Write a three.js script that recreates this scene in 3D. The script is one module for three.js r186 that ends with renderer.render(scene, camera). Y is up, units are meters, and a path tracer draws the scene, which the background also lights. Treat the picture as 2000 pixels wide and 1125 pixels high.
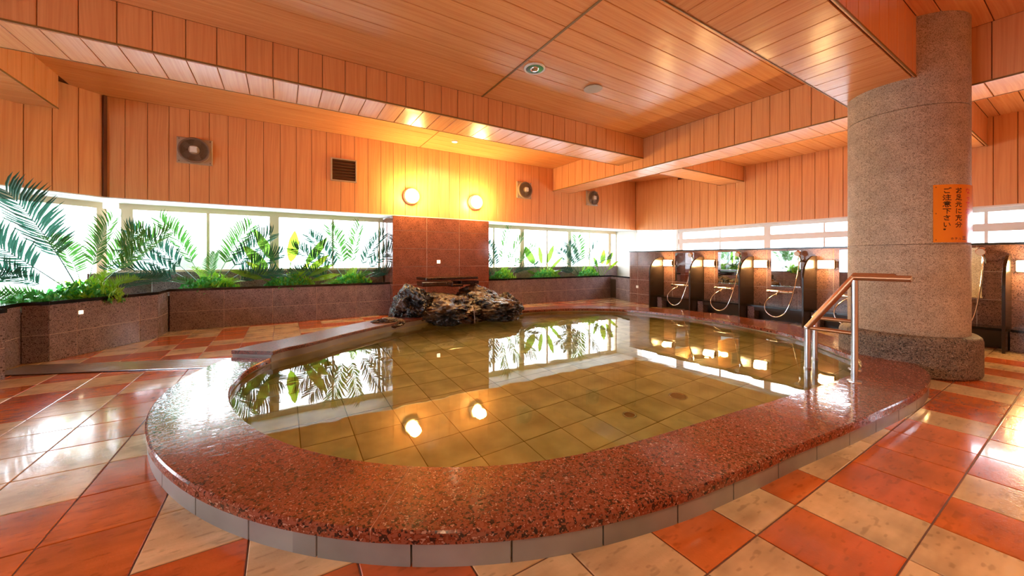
import * as THREE from 'three';
import { mergeGeometries, toCreasedNormals } from 'three/addons/utils/BufferGeometryUtils.js';
import { RectAreaLightUniformsLib } from 'three/addons/lights/RectAreaLightUniformsLib.js';
import { ImprovedNoise } from 'three/addons/math/ImprovedNoise.js';

// ---------------------------------------------------------------- camera, sky, exposure
// Plan coordinates: X runs along the planter wall, D is the depth towards that wall (world z = -D), Y is up.
const V = (x, y, d) => new THREE.Vector3(x, y, -d);
const scene = new THREE.Scene();
const renderer = new THREE.WebGLRenderer({ antialias: true });
renderer.toneMapping = THREE.LinearToneMapping;
renderer.toneMappingExposure = 2.2;
renderer.shadowMap.enabled = true;
RectAreaLightUniformsLib.init();

const camera = new THREE.PerspectiveCamera(2 * Math.atan(562.5 / 716.5) * 180 / Math.PI, 2000 / 1125, 0.05, 500);
const yaw = 58.82 * Math.PI / 180, EYE = 0.951;
camera.position.copy(V(0, EYE, 0));
camera.lookAt(V(Math.cos(yaw), EYE, Math.sin(yaw)));
camera.setViewOffset(2000, 1125, 15, 55.5, 2000, 1125);
camera.updateProjectionMatrix();
scene.add(camera);

scene.background = new THREE.Color().setRGB(5.3, 5.8, 6.5);   // even overcast sky

// ---------------------------------------------------------------- helpers
let seed = 12345;
const rnd = () => { seed = (seed * 1664525 + 1013904223) >>> 0; return seed / 4294967296; };
const rr = (a, b) => a + (b - a) * rnd();
const clamp = (x, a, b) => Math.min(b, Math.max(a, x)), lerp = (a, b, t) => a + (b - a) * t;
const smooth = (a, b, x) => { const t = clamp((x - a) / (b - a), 0, 1); return t * t * (3 - 2 * t); };
const used = new Map();
function numbered(name) { const n = used.get(name) ?? 0; used.set(name, n + 1); return n ? name + '_' + String(n).padStart(3, '0') : name; }
function tag(o, label, category, group) { o.userData.label = label; o.userData.category = category; if (group) o.userData.group = group; return o; }
function thing(name, label, category, p, turn = 0, group) {
  const o = new THREE.Group(); o.name = numbered(name); scene.add(o); if (p) o.position.copy(p); o.rotation.y = turn;
  return tag(o, label, category, group);
}
function struct(name) { const o = new THREE.Group(); o.name = name; o.userData.kind = 'structure'; scene.add(o); return o; }
function mesh(name, g, m, parent) { const o = new THREE.Mesh(g, m); o.name = parent ? name : numbered(name); (parent ?? scene).add(o); return o; }

// periodic value noise for textures
function perm(s) { let z = s >>> 0 || 1; const t = new Float32Array(4096); for (let i = 0; i < 4096; i++) { z = (z * 1664525 + 1013904223) >>> 0; t[i] = z / 4294967296; } return t; }
function pnoise(s) {
  const t = perm(s * 7919 + 13), h = (x, y) => t[(x * 131 + y * 977 + ((x * y * 7) & 1023)) & 4095];
  return (u, v, fx, fy) => {
    const x = u * fx, y = v * fy, x0 = Math.floor(x), y0 = Math.floor(y), a = x - x0, b = y - y0, sa = a * a * (3 - 2 * a), sb = b * b * (3 - 2 * b);
    const w = (i, n) => ((i % n) + n) % n, X0 = w(x0, fx), X1 = w(x0 + 1, fx), Y0 = w(y0, fy), Y1 = w(y0 + 1, fy);
    return lerp(lerp(h(X0, Y0), h(X1, Y0), sa), lerp(h(X0, Y1), h(X1, Y1), sa), sb);
  };
}
function fbm(n, u, v, fx, fy, oct) { let s = 0, a = 0.5, k = 0; for (let i = 0; i < oct; i++) { s += a * n(u, v, fx, fy); k += a; a *= 0.5; fx *= 2; fy *= 2; } return s / k; }
function texture(w, h, metresX, metresY, f, srgb = true) {
  const d = new Uint8Array(w * h * 4);
  for (let y = 0; y < h; y++) for (let x = 0; x < w; x++) {
    const c = f((x + 0.5) / w, (y + 0.5) / h), o = (y * w + x) * 4, g = typeof c === 'number';
    d[o] = clamp((g ? c : c[0]) * 255, 0, 255); d[o + 1] = clamp((g ? c : c[1]) * 255, 0, 255); d[o + 2] = clamp((g ? c : c[2]) * 255, 0, 255); d[o + 3] = 255;
  }
  const t = new THREE.DataTexture(d, w, h);
  t.wrapS = t.wrapT = THREE.RepeatWrapping; t.magFilter = THREE.LinearFilter; t.minFilter = THREE.LinearMipmapLinearFilter; t.generateMipmaps = true;
  t.repeat.set(1 / metresX, 1 / metresY); if (srgb) t.colorSpace = THREE.SRGBColorSpace; t.needsUpdate = true;
  return t;
}
const mix3 = (a, b, t) => [lerp(a[0], b[0], t), lerp(a[1], b[1], t), lerp(a[2], b[2], t)];
const rgb = (r, g, b) => [r / 255, g / 255, b / 255];
const std = (o) => new THREE.MeshStandardMaterial(o), phy = (o) => new THREE.MeshPhysicalMaterial(o);

// ---------------------------------------------------------------- materials
const nA = pnoise(1), nB = pnoise(2), nC = pnoise(3), nD = pnoise(4);
const woodMap = texture(512, 1024, 0.41, 1.7, (u, v) => {
  const warp = nA(u, v, 3, 5) * 0.05, f = fbm(nB, (u + warp) % 1, v, 40, 3, 4), fine = nC(u, v, 160, 6), knot = Math.pow(fbm(nD, u, v, 6, 4, 3), 3);
  const t = clamp(0.25 + 0.7 * (f - 0.5) * 1.6 + 0.18 * (fine - 0.5) + knot * 0.5, 0, 1);
  return mix3(rgb(238, 174, 116), rgb(218, 142, 88), t);
});
const granite = (cols, w, cell, metres, s) => {
  const n1 = pnoise(s), n2 = pnoise(s + 1), n3 = pnoise(s + 2), n4 = pnoise(s + 3);
  return texture(w, w, metres, metres, (u, v) => {
    const a = 0.6 * n1(u, v, cell, cell) + 0.4 * n1(u, v, cell * 2, cell * 2), b = 0.6 * n2(u, v, cell, cell) + 0.4 * n2(u, v, cell * 2, cell * 2), c = n3(u, v, cell * 2, cell * 2), d = n4(u, v, 5, 5);
    let k = mix3(cols[0], cols[1], smooth(0.42, 0.58, a));
    k = mix3(k, cols[2], smooth(0.6, 0.68, b) * 0.9);
    k = mix3(k, cols[3], smooth(0.62, 0.72, 1 - a) * smooth(0.4, 0.55, c));
    const m = 0.94 + 0.12 * d;
    return [k[0] * m, k[1] * m, k[2] * m];
  });
};
const redGraniteMap = granite([rgb(120, 56, 36), rgb(142, 80, 58), rgb(38, 27, 25), rgb(182, 136, 112)], 1024, 60, 0.5, 20);
const brownGraniteMap = granite([rgb(120, 103, 103), rgb(144, 127, 128), rgb(62, 52, 53), rgb(176, 161, 160)], 512, 64, 0.36, 30);
const columnMap = granite([rgb(166, 144, 120), rgb(194, 174, 150), rgb(120, 102, 86), rgb(218, 204, 184)], 512, 70, 0.34, 40);
const pebbleMap = granite([rgb(94, 76, 62), rgb(126, 110, 94), rgb(40, 34, 30), rgb(162, 148, 130)], 512, 44, 0.34, 50);
const pebbleBump = texture(512, 512, 0.34, 0.34, (u, v) => fbm(pnoise5, u, v, 44, 44, 2), false);
function pnoise5(u, v, fx, fy) { return nA(u, v, fx, fy); }
const tileMap = texture(512, 512, 0.9, 0.9, (u, v) => {
  const c = fbm(nA, u, v, 5, 5, 5), s = fbm(nB, u, v, 6, 30, 3), p = smooth(0.66, 0.8, fbm(nC, u, v, 22, 60, 2));
  const t = 0.8 + 0.34 * (c - 0.5) + 0.16 * (s - 0.5) - 0.1 * p;
  return [clamp(t + 0.12, 0, 1), clamp(t + 0.1, 0, 1), clamp(t + 0.06, 0, 1)];
});
const tileBump = texture(512, 512, 0.5, 0.5, (u, v) => 0.55 * fbm(nC, u, v, 100, 100, 2) + 0.45 * fbm(nD, u, v, 9, 9, 3), false);
const poolMap = texture(256, 256, 0.9, 0.9, (u, v) => { const t = 0.85 + 0.3 * (fbm(nA, u, v, 6, 6, 4) - 0.5); return [t, t, t]; });
const rippleBump = texture(512, 512, 0.42, 0.42, (u, v) => { const a = fbm(nA, u, v, 7, 12, 3), b = 1 - Math.abs(2 * fbm(nB, u, v, 6, 9, 3) - 1); return 0.5 * a + 0.5 * b * b; }, false);
const waterBump = texture(512, 512, 2.4, 2.4, (u, v) => 0.7 * fbm(nC, u, v, 6, 6, 3) + 0.3 * nD(u, v, 30, 30), false);
const boardBump = texture(256, 256, 1.4, 1.4, (u, v) => fbm(nD, u, v, 5, 5, 3), false);

const M = {
  wood: std({ map: woodMap, roughness: 0.32 }),
  woodCeil: phy({ map: woodMap, roughness: 0.24, specularIntensity: 0.45, bumpMap: boardBump, bumpScale: 0.004 }),
  woodCore: std({ color: 0x6b3a1c, roughness: 0.8 }),
  batten: std({ color: 0x8a6a34, roughness: 0.5 }),
  red: std({ map: redGraniteMap, roughness: 0.12, bumpMap: rippleBump, bumpScale: 0.0006 }),
  redDry: std({ map: redGraniteMap, color: 0xd8c4bc, roughness: 0.4 }),
  brown: std({ map: brownGraniteMap, roughness: 0.13 }),
  showerStone: std({ map: brownGraniteMap, color: 0xe8bfa6, roughness: 0.16 }),
  pilaster: std({ map: brownGraniteMap, color: 0xf2a68a, roughness: 0.12 }),
  black: std({ color: 0x18171a, roughness: 0.12 }),
  joint: std({ color: 0xc9a08c, roughness: 0.6 }),
  grout: std({ color: 0xb8a294, roughness: 0.8 }),
  floorGrout: std({ color: 0x6e4b3c, roughness: 0.5 }),
  tileO: phy({ map: tileMap, color: 0xde783a, roughness: 0.15, bumpMap: tileBump, bumpScale: 0.0006, clearcoat: 0.6, clearcoatRoughness: 0.07 }),
  tileO2: phy({ map: tileMap, color: 0xd86c36, roughness: 0.16, bumpMap: tileBump, bumpScale: 0.0006, clearcoat: 0.6, clearcoatRoughness: 0.07 }),
  tileB: phy({ map: tileMap, color: 0xf0d4ac, roughness: 0.15, bumpMap: tileBump, bumpScale: 0.0006, clearcoat: 0.6, clearcoatRoughness: 0.07 }),
  tileB2: phy({ map: tileMap, color: 0xe8c8a0, roughness: 0.16, bumpMap: tileBump, bumpScale: 0.0006, clearcoat: 0.6, clearcoatRoughness: 0.07 }),
  curbTile: std({ map: poolMap, color: 0xaaa69e, roughness: 0.3 }),
  poolTile: std({ map: poolMap, color: 0xefecd2, roughness: 0.4 }),
  poolWall: std({ map: poolMap, color: 0xcabf98, roughness: 0.4 }),
  poolGrout: std({ color: 0x6d6a44, roughness: 0.8 }),
  column: std({ map: columnMap, roughness: 0.7, bumpMap: pebbleBump, bumpScale: 0.002 }),
  columnBase: std({ map: pebbleMap, roughness: 0.55, bumpMap: pebbleBump, bumpScale: 0.006 }),
  steel: std({ color: 0xc9ccd0, roughness: 0.25, metalness: 1 }),
  railWood: std({ color: 0xb07a52, roughness: 0.24, metalness: 0.55 }),
  chrome: std({ color: 0xe3e4e6, roughness: 0.08, metalness: 1 }),
  mirror: std({ color: 0xe9eeee, roughness: 0.02, metalness: 1 }),
  panel: std({ color: 0x2a201a, roughness: 0.22 }),
  white: std({ color: 0xe9e6e0, roughness: 0.5 }),
  frame: std({ color: 0xd8c3a0, roughness: 0.4 }),
  frameWhite: std({ color: 0xe8e6e2, roughness: 0.4 }),
  glass: phy({ color: 0xffffff, roughness: 0, transmission: 1, thickness: 0, ior: 1.5 }),
  soil: std({ color: 0x3a2c20, roughness: 1 }),
  fan: std({ color: 0xb9a48c, roughness: 0.5 }),
  fanDark: std({ color: 0x87705c, roughness: 0.5 }),
  bronze: std({ color: 0x6d4a34, roughness: 0.4, metalness: 0.6 }),
  plaster: std({ color: 0xd8d4cc, roughness: 0.9 }),
  outside: std({ color: 0xcfd3d2, roughness: 1 }),
  hill: std({ color: new THREE.Color().setRGB(0.075, 0.1, 0.06), roughness: 1 }), terrace: std({ color: new THREE.Color().setRGB(0.09, 0.105, 0.1), roughness: 1 }),
  leafPalm: phy({ color: 0x4f9038, roughness: 0.55, transmission: 0.25, thickness: 0 }),
  leafPalm2: phy({ color: 0x9ccc40, roughness: 0.55, transmission: 0.45, thickness: 0 }),
  leafDark: phy({ color: 0x37705a, roughness: 0.55, transmission: 0.16, thickness: 0 }),
  leafBroad: phy({ color: 0x9ccc34, roughness: 0.45, transmission: 0.4, thickness: 0 }),
  leafBroad2: phy({ color: 0x78b03c, roughness: 0.45, transmission: 0.35, thickness: 0 }),
  ivy: phy({ color: 0x4fb052, roughness: 0.5, transmission: 0.35, thickness: 0 }),
  fern: phy({ color: 0xa4d63c, roughness: 0.5, transmission: 0.45, thickness: 0 }),
  stem: std({ color: 0x6f8a3c, roughness: 0.6 }),
  water: phy({ color: 0xffffff, roughness: 0.0, transmission: 1, thickness: 1, ior: 1.333, attenuationColor: new THREE.Color().setRGB(0.74, 0.75, 0.34), attenuationDistance: 1.45, bumpMap: waterBump, bumpScale: 0.0006 }),
  film: phy({ color: 0xffffff, roughness: 0.0, transmission: 1, thickness: 0, ior: 1.333, bumpMap: rippleBump, bumpScale: 0.0009 }),
};
const glow = (r, g, b, k) => std({ color: 0xffffff, roughness: 0.5, emissive: new THREE.Color().setRGB(r, g, b), emissiveIntensity: k });

// ---------------------------------------------------------------- geometry helpers
// Give a geometry uv in metres by the main direction of each face.
function metreUV(g, off = [0, 0], swap = false) {
  g = g.index ? g.toNonIndexed() : g; g.computeVertexNormals();
  const p = g.attributes.position, n = p.count, uv = new Float32Array(n * 2), a = new THREE.Vector3(), b = new THREE.Vector3(), c = new THREE.Vector3();
  for (let i = 0; i < n; i += 3) {
    a.fromBufferAttribute(p, i); b.fromBufferAttribute(p, i + 1).sub(a); c.fromBufferAttribute(p, i + 2).sub(a); b.cross(c);
    const x = Math.abs(b.x), y = Math.abs(b.y), z = Math.abs(b.z);
    for (let k = i; k < i + 3; k++) {
      const q = [p.getX(k), p.getY(k), p.getZ(k)], e = y >= x && y >= z ? [q[0], q[2]] : x >= z ? [q[2], q[1]] : [q[0], q[1]];
      uv[k * 2] = (swap ? e[1] : e[0]) + off[0]; uv[k * 2 + 1] = (swap ? e[0] : e[1]) + off[1];
    }
  }
  g.setAttribute('uv', new THREE.BufferAttribute(uv, 2));
  return g;
}
// A board or slab: width w (x), length l (y), thickness t, front face at z = 0, front edges chamfered by c. Origin at the lower left corner.
function boardGeo(w, l, t, c, off) {
  const s = new THREE.Shape([new THREE.Vector2(0, -t), new THREE.Vector2(w, -t), new THREE.Vector2(w, -c), new THREE.Vector2(w - c, 0), new THREE.Vector2(c, 0), new THREE.Vector2(0, -c)]);
  const g = new THREE.ExtrudeGeometry(s, { depth: l, bevelEnabled: false });
  g.rotateX(-Math.PI / 2);           // (x, y, z) -> (x, z, -y): length along +y, front towards... z = t - depth
  g.scale(1, 1, -1);
  const idx = g.index ? g.toNonIndexed() : g, p = idx.attributes.position;   // scaling by -1 turned the faces round: swap two corners of each
  for (let i = 0; i < p.count; i += 3) for (const k of ['x', 'y', 'z']) { const G = 'get' + k.toUpperCase(), S = 'set' + k.toUpperCase(), v = p[G](i + 1); p[S](i + 1, p[G](i + 2)); p[S](i + 2, v); }
  return metreUV(idx, off);
}
const geoCache = new Map();
function board(w, l, t = 0.012, c = 0.003, variants = 5) {
  const v = Math.floor(rnd() * variants), key = [w.toFixed(3), l.toFixed(3), t, c, v].join();
  if (!geoCache.has(key)) geoCache.set(key, boardGeo(w, l, t, c, [v * 0.137, v * 0.613]));
  return geoCache.get(key);
}
// Place pieces on a plane: o = origin, e1 = across, e2 = along, front towards e1 x e2.
function plane(o, e1, e2) { const n = new THREE.Vector3().crossVectors(e1, e2).normalize(); const m = new THREE.Matrix4().makeBasis(e1.clone().normalize(), e2.clone().normalize(), n); m.setPosition(o); return m; }
function put(o, m, x = 0, y = 0, z = 0) { o.applyMatrix4(new THREE.Matrix4().makeTranslation(x, y, z).premultiply(m)); return o; }
// Boards side by side over width W, each of length L, joints at phase + k * pitch.
function boards(parent, m4, W, L, pitch, phase, mat, name = 'board', gap = 0.005) {
  let x = 0, cut = phase > 0.02 ? phase : phase + pitch;
  while (x < W - 0.01) {
    const e = Math.min(cut, W); if (e - x > 0.02) put(mesh(name, board(e - x - gap, L), mat, parent), m4, x + gap / 2, 0);
    x = e; cut += pitch;
  }
}
function box(w, h, d, x = 0, y = 0, z = 0) { const g = new THREE.BoxGeometry(w, h, d); g.translate(x, y, z); return metreUV(g); }
function boxXYD(x0, x1, y0, y1, d0, d1) { return box(x1 - x0, y1 - y0, d1 - d0, (x0 + x1) / 2, (y0 + y1) / 2, -(d0 + d1) / 2); }
const chamfCache = new Map();
function chamfBox(w, h, d, c = 0.004) {   // box with its edges rounded by one chamfer, centred
  const key = [w, h, d, c].map((q) => q.toFixed(4)).join();
  if (!chamfCache.has(key)) {
    const s = new THREE.Shape(), a = w / 2 - c, b = h / 2 - c;
    s.moveTo(-a, -b); s.lineTo(a, -b); s.lineTo(a, b); s.lineTo(-a, b); s.closePath();
    const g = new THREE.ExtrudeGeometry(s, { depth: d - 2 * c, bevelEnabled: true, bevelThickness: c, bevelSize: c, bevelSegments: 1, steps: 1 });
    g.translate(0, 0, -d / 2 + c); chamfCache.set(key, metreUV(g));
  }
  return chamfCache.get(key);
}
function tube(pts, r, seg = 24, rad = 8, tension) { const c = pts.length === 2 ? new THREE.LineCurve3(pts[0], pts[1]) : new THREE.CatmullRomCurve3(pts, false, 'centripetal', tension); return new THREE.TubeGeometry(c, seg, r, rad, false); }
function bar(a, b, r, rad = 12) {   // a round bar with closed ends
  const d = new THREE.Vector3().subVectors(b, a), g = new THREE.CylinderGeometry(r, r, d.length(), rad); g.translate(0, d.length() / 2, 0);
  g.applyQuaternion(new THREE.Quaternion().setFromUnitVectors(new THREE.Vector3(0, 1, 0), d.normalize())); g.translate(a.x, a.y, a.z); return g;
}
const merge = (list) => mergeGeometries(list.map((g) => { g = g.index ? g.toNonIndexed() : g.clone(); for (const k of Object.keys(g.attributes)) if (!['position', 'normal', 'uv'].includes(k)) g.deleteAttribute(k); if (!g.attributes.uv) g.setAttribute('uv', new THREE.BufferAttribute(new Float32Array(g.attributes.position.count * 2), 2)); return g; }));

// ---------------------------------------------------------------- levels of the room
const CEIL = 2.93, WOODB = 1.71, WALLD = 6.3, WIND = 7.0, CAP = 0.56, PLD = 6.45, PITCH = 0.203;
const WX = -1.83, LDIR = new THREE.Vector2(-0.757, -0.654);   // where the planter wall ends and the slanted left wall begins
const LEN = 3.6, LEND = [WX + LDIR.x * LEN, WALLD + LDIR.y * LEN];  // end of the slanted wall
const BACK = -3.4, RX = 7.5, RWB = 1.62, RCEIL = 2.715;   // the wall beside the showers: plane, lower edge of its wood, ceiling of its bay
const X1 = new THREE.Vector3(1, 0, 0), YUP = new THREE.Vector3(0, 1, 0), D1 = new THREE.Vector3(0, 0, -1);

// ---------------------------------------------------------------- wood clad walls above the windows
const wallBack = struct('wall_back');
mesh('core', boxXYD(WX, 7.9, WOODB + 0.004, CEIL + 0.25, WALLD + 0.013, WALLD + 0.12), M.woodCore, wallBack);
boards(wallBack, plane(V(WX, WOODB, WALLD), X1, YUP), 7.75 - WX, CEIL - WOODB, 0.2045, 0.167, M.wood);
mesh('soffit', boxXYD(WX - 0.6, 8.0, WOODB + 0.004, WOODB + 0.05, WALLD + 0.12, WIND + 0.1), M.white, wallBack);
mesh('edge_trim', boxXYD(WX, 7.75, WOODB - 0.012, WOODB, WALLD - 0.002, WALLD + 0.12), M.frameWhite, wallBack);
const wallLeft = struct('wall_left');
{
  const dir = new THREE.Vector3(LDIR.x, 0, -LDIR.y).normalize(), n = V(-LDIR.y, 0, LDIR.x);   // n points out of the room
  const o = V(LEND[0], WOODB, LEND[1]), m = plane(o, dir.clone().negate(), YUP);
  boards(wallLeft, m, LEN, CEIL - WOODB, PITCH, 0.12, M.wood);
  const core = mesh('core', box(LEN, CEIL + 0.25 - WOODB, 0.1, LEN / 2, (CEIL + 0.25 - WOODB) / 2 + 0.004, -0.065), M.woodCore, wallLeft); put(core, m);
  put(mesh('soffit', box(LEN + 0.9, 0.045, 0.75, LEN / 2, 0.03, -0.45), M.white, wallLeft), m);
  put(mesh('edge_trim', box(LEN, 0.012, 0.11, LEN / 2, -0.006, -0.055), M.frameWhite, wallLeft), m);
  put(mesh('corner_post', box(0.03, CEIL - WOODB, 0.03, LEN - 0.012, (CEIL - WOODB) / 2, 0.012), M.woodCore, wallLeft), m);
  // the left wall goes on parallel to the depth outside the frame
  const m2 = plane(V(LEND[0], WOODB, BACK), D1, YUP), L2 = LEND[1] - BACK;
  const side = mesh('panel', box(L2, CEIL + 0.25 - WOODB, 0.1, L2 / 2, (CEIL + 0.25 - WOODB) / 2, -0.05), M.wood, wallLeft); put(side, m2);
}
const wallRight = struct('wall_right');
{
  const m = plane(V(RX, RWB, 4.97), D1.clone().negate(), YUP), L = 4.97 - BACK, h = RCEIL - RWB;
  boards(wallRight, m, 5.6, h, 0.177, 0.15, M.wood);
  put(mesh('core', box(L, 3.2 - RWB, 0.1, L / 2, (3.2 - RWB) / 2 + 0.004, -0.065), M.woodCore, wallRight), m);
  put(mesh('panel', box(L - 5.6, h, 0.012, 5.6 + (L - 5.6) / 2, h / 2, -0.006), M.wood, wallRight), m);
  put(mesh('edge_trim', box(L, 0.02, 0.13, L / 2, -0.01, -0.06), M.frameWhite, wallRight), m);
}
const wallCorner = struct('wall_corner');
const CA = [7.75, WALLD], CB = [RX, 4.97], CL = Math.hypot(CB[0] - CA[0], CB[1] - CA[1]), CDIR = new THREE.Vector3(CB[0] - CA[0], 0, -(CB[1] - CA[1])).normalize();
{ // its lower edge drops from the planter wall to the shower wall
  const m = plane(V(CA[0], 0, CA[1]), CDIR, YUP), low = (x) => lerp(WOODB, RWB, x / CL), n = 9;
  const strip = (x0, x1, t, y0, y1) => { const sh = new THREE.Shape([[x0, y0(x0)], [x1, y0(x1)], [x1, y1], [x0, y1]].map((p) => new THREE.Vector2(...p))); const g = new THREE.ExtrudeGeometry(sh, { depth: t, bevelEnabled: false }); return metreUV(g, [x0 * 3, x0]); };
  for (let k = 0; k < n; k++) put(mesh('board', strip(CL * k / n + 0.002, CL * (k + 1) / n - 0.003, 0.012, low, CEIL), M.wood, wallCorner), m, 0, 0, -0.012);
  put(mesh('core', strip(-0.1, CL + 0.08, 0.1, (x) => low(x) + 0.004, 3.2), M.woodCore, wallCorner), m, 0, 0, -0.115);
  { const sh = new THREE.Shape([[0, low(0) - 0.016], [CL, low(CL) - 0.016], [CL, low(CL)], [0, low(0)]].map((p) => new THREE.Vector2(...p))); put(mesh('edge_trim', metreUV(new THREE.ExtrudeGeometry(sh, { depth: 0.12, bevelEnabled: false })), M.frameWhite, wallCorner), m, 0, 0, -0.12); }
}
const wallFront = struct('wall_front');   // behind the camera
mesh('panel', boxXYD(LEND[0] - 0.6, RX + 0.3, 0, CEIL + 0.25, BACK - 0.2, BACK), M.wood, wallFront);

// ---------------------------------------------------------------- ceiling, beams
const ceiling = struct('ceiling');
mesh('core', boxXYD(-5.3, 8.2, CEIL + 0.013, CEIL + 0.2, BACK - 0.2, 7.3), M.woodCore, ceiling);
const down = (x, d, y) => plane(V(x, y, d), D1, X1);          // boards across D, long along X, facing down
function ceilBoards(x0, x1, d0, d1, phase) { boards(ceiling, down(x0, d0, CEIL), d1 - d0, x1 - x0 - 0.006, 0.2, phase, M.woodCeil); }
const BX0 = 5.05, BX1 = 5.55, EX0 = -2.6, EX1 = -2.06, AD0 = 3.95, AD1 = 4.46, CD0 = 0.82, CD1 = 1.33, AB = 2.6, BB = 2.44;
ceilBoards(EX1, 2.07, CD1, AD0, 0.07); ceilBoards(2.076, BX0, CD1, AD0, 0.07);
ceilBoards(EX1, 2.07, AD1, WALLD, 0.1); ceilBoards(2.076, BX0, AD1, WALLD, 0.1);
const FD0 = 3.6, FD1 = 4.03, GD0 = 0.79, GD1 = 1.2;   // the two short beams of the lower bay beside the showers
boards(ceiling, down(BX1, FD1, RCEIL), 0.1, RX - BX1, 0.2, 0.1, M.woodCeil); boards(ceiling, down(BX1, GD1, RCEIL), FD0 - GD1, RX - BX1, 0.2, 0.07, M.woodCeil); boards(ceiling, down(BX1, -1.2, RCEIL), GD0 + 1.2, RX - BX1, 0.2, 0.1, M.woodCeil);
{ const e = new THREE.Vector3(0, CEIL - RCEIL, -(WALLD - FD1 - 0.1)), L = e.length(); boards(ceiling, plane(V(BX1, RCEIL, FD1 + 0.1), e.normalize(), X1), L, 2.3, 0.2, 0.1, M.woodCeil); }
ceilBoards(EX1, BX0, -1.2, CD0, 0.1);
ceilBoards(-4.6, EX0, CD1, AD0, 0.07); ceilBoards(-4.6, EX0, AD1, WALLD, 0.1); ceilBoards(-4.6, EX0, -1.2, CD0, 0.1);
mesh('plain_lining', boxXYD(-4.6, BX0, CEIL, CEIL + 0.012, BACK, -1.2), M.woodCeil, ceiling); mesh('plain_lining', boxXYD(BX1, RX, RCEIL, RCEIL + 0.012, BACK, -1.2), M.woodCeil, ceiling);
mesh('joint_strip', boxXYD(2.064, 2.084, CEIL - 0.006, CEIL + 0.004, CD1, AD0), M.batten, ceiling);
// A beam: box core with boards on its two sides and below. along 'X' or 'D'.
function beam(axis, a0, a1, c0, c1, y0, label, phase, top = CEIL) {
  const b = struct(numbered('ceiling_beam')); b.userData.label = label; b.userData.category = 'beam';
  const L = a1 - a0, W = c1 - c0, H = top - y0, q = 0.012;
  mesh('core', axis === 'X' ? boxXYD(a0, a1, y0 + q + 0.001, top + 0.013, c0 + q + 0.001, c1 - q - 0.001) : boxXYD(c0 + q + 0.001, c1 - q - 0.001, y0 + q + 0.001, top + 0.013, a0, a1), M.woodCore, b);
  if (axis === 'X') {
    boards(b, plane(V(a0, y0, c0), X1, YUP), L, H, PITCH, phase, M.wood);
    boards(b, plane(V(a1, y0, c1), X1.clone().negate(), YUP), L, H, PITCH, phase, M.wood);
    boards(b, plane(V(a0, y0, c1), X1, D1.clone().negate()), L, W - 2 * q, PITCH, phase, M.woodCeil);
    for (const d of [c0, c1]) mesh('edge_trim', boxXYD(a0, a1, y0 - 0.003, y0 + 0.012, d - 0.003, d + 0.003), M.batten, b);
  } else {
    boards(b, plane(V(c0, y0, a1), D1.clone().negate(), YUP), L, H, PITCH, phase, M.wood);
    boards(b, plane(V(c1, y0, a0), D1, YUP), L, H, PITCH, phase, M.wood);
    boards(b, plane(V(c0, y0, a1), D1.clone().negate(), X1.clone().negate()), L, 0.001, PITCH, phase, M.woodCeil, 'spare');
    b.children.filter((o) => o.name === 'spare').forEach((o) => b.remove(o));
    boards(b, plane(V(c0, y0, a0), D1, X1), L, W, PITCH, phase, M.woodCeil);
    for (const x of [c0, c1]) mesh('edge_trim', boxXYD(x - 0.003, x + 0.003, y0 - 0.003, y0 + 0.012, a0, a1), M.batten, b);
  }
  return b;
}
beam('X', EX1 + 0.01, BX0 - 0.004, AD0, AD1, AB, 'long wood-clad ceiling beam running in front of the wall with the fans', 0.15);
beam('D', -3.0, WALLD - 0.004, BX0, BX1, BB, 'wood-clad ceiling beam crossing behind the round stone column', 0.1);
beam('X', -2.04, BX0 - 0.004, CD0, CD1, BB, 'wide wood-clad ceiling beam that ends on the round stone column', 0.06);
beam('X', BX1 + 0.004, RX - 0.004, FD0, FD1, 2.43, 'short ceiling beam ending on the far wall above the shower places', 0.1, RCEIL);
beam('X', BX1 + 0.004, RX - 0.004, GD0, GD1, 2.36, 'short ceiling beam ending on the wall right of the round column', 0.1, RCEIL);
beam('D', BACK, 5.86, EX0, EX1, AB - 0.03, 'ceiling beam ending on the slanted wall in the upper left corner', 0.08);

// ---------------------------------------------------------------- floor
const floor = struct('floor');
const FX0 = -0.097, TD0 = 0.333, FP = 0.3;

const project = (x, y, d) => { const fw = x * Math.cos(yaw) + d * Math.sin(yaw), r = x * Math.sin(yaw) - d * Math.cos(yaw); return fw < 0.12 ? null : [985 + 716.5 * r / fw, 507 - 716.5 * (y - EYE) / fw]; };
// the rim of the bath: inner edge, sampled evenly
const rimPts = [[-0.03, 3.78], [-0.2, 3.5], [-0.29, 3.13], [-0.29, 2.79], [-0.2, 2.39], [-0.07, 2.08], [0.09, 1.82], [0.27, 1.61], [0.47, 1.44], [0.67, 1.32], [0.9, 1.225], [1.27, 1.14], [1.63, 1.1], [2.04, 1.07], [2.46, 1.03], [2.87, 1], [3.26, 0.975], [3.64, 0.975], [3.97, 1.02], [4.22, 1.13], [4.42, 1.32], [4.62, 1.52], [4.86, 1.8], [5.07, 2.25], [5.18, 2.84], [5.18, 3.35], [4.93, 4.2], [4.36, 4.72], [3.42, 5], [2.4, 5.02], [1.6, 4.85], [1.05, 4.55], [0.6, 4.24], [0.2, 3.92]];
const rimCurve = new THREE.CatmullRomCurve3(rimPts.map(([x, d]) => new THREE.Vector3(x, d, 0)), true, 'centripetal');
rimCurve.arcLengthDivisions = 2000;
const RN = 600, rim = rimCurve.getSpacedPoints(RN).slice(0, RN), rimLen = rimCurve.getLength(), RS = rimLen / RN;
const rimN = rim.map((p, i) => { const a = rim[(i + RN - 2) % RN], b = rim[(i + 2) % RN], t = new THREE.Vector2(b.x - a.x, b.y - a.y).normalize(); return [t.y, -t.x]; });
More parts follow.
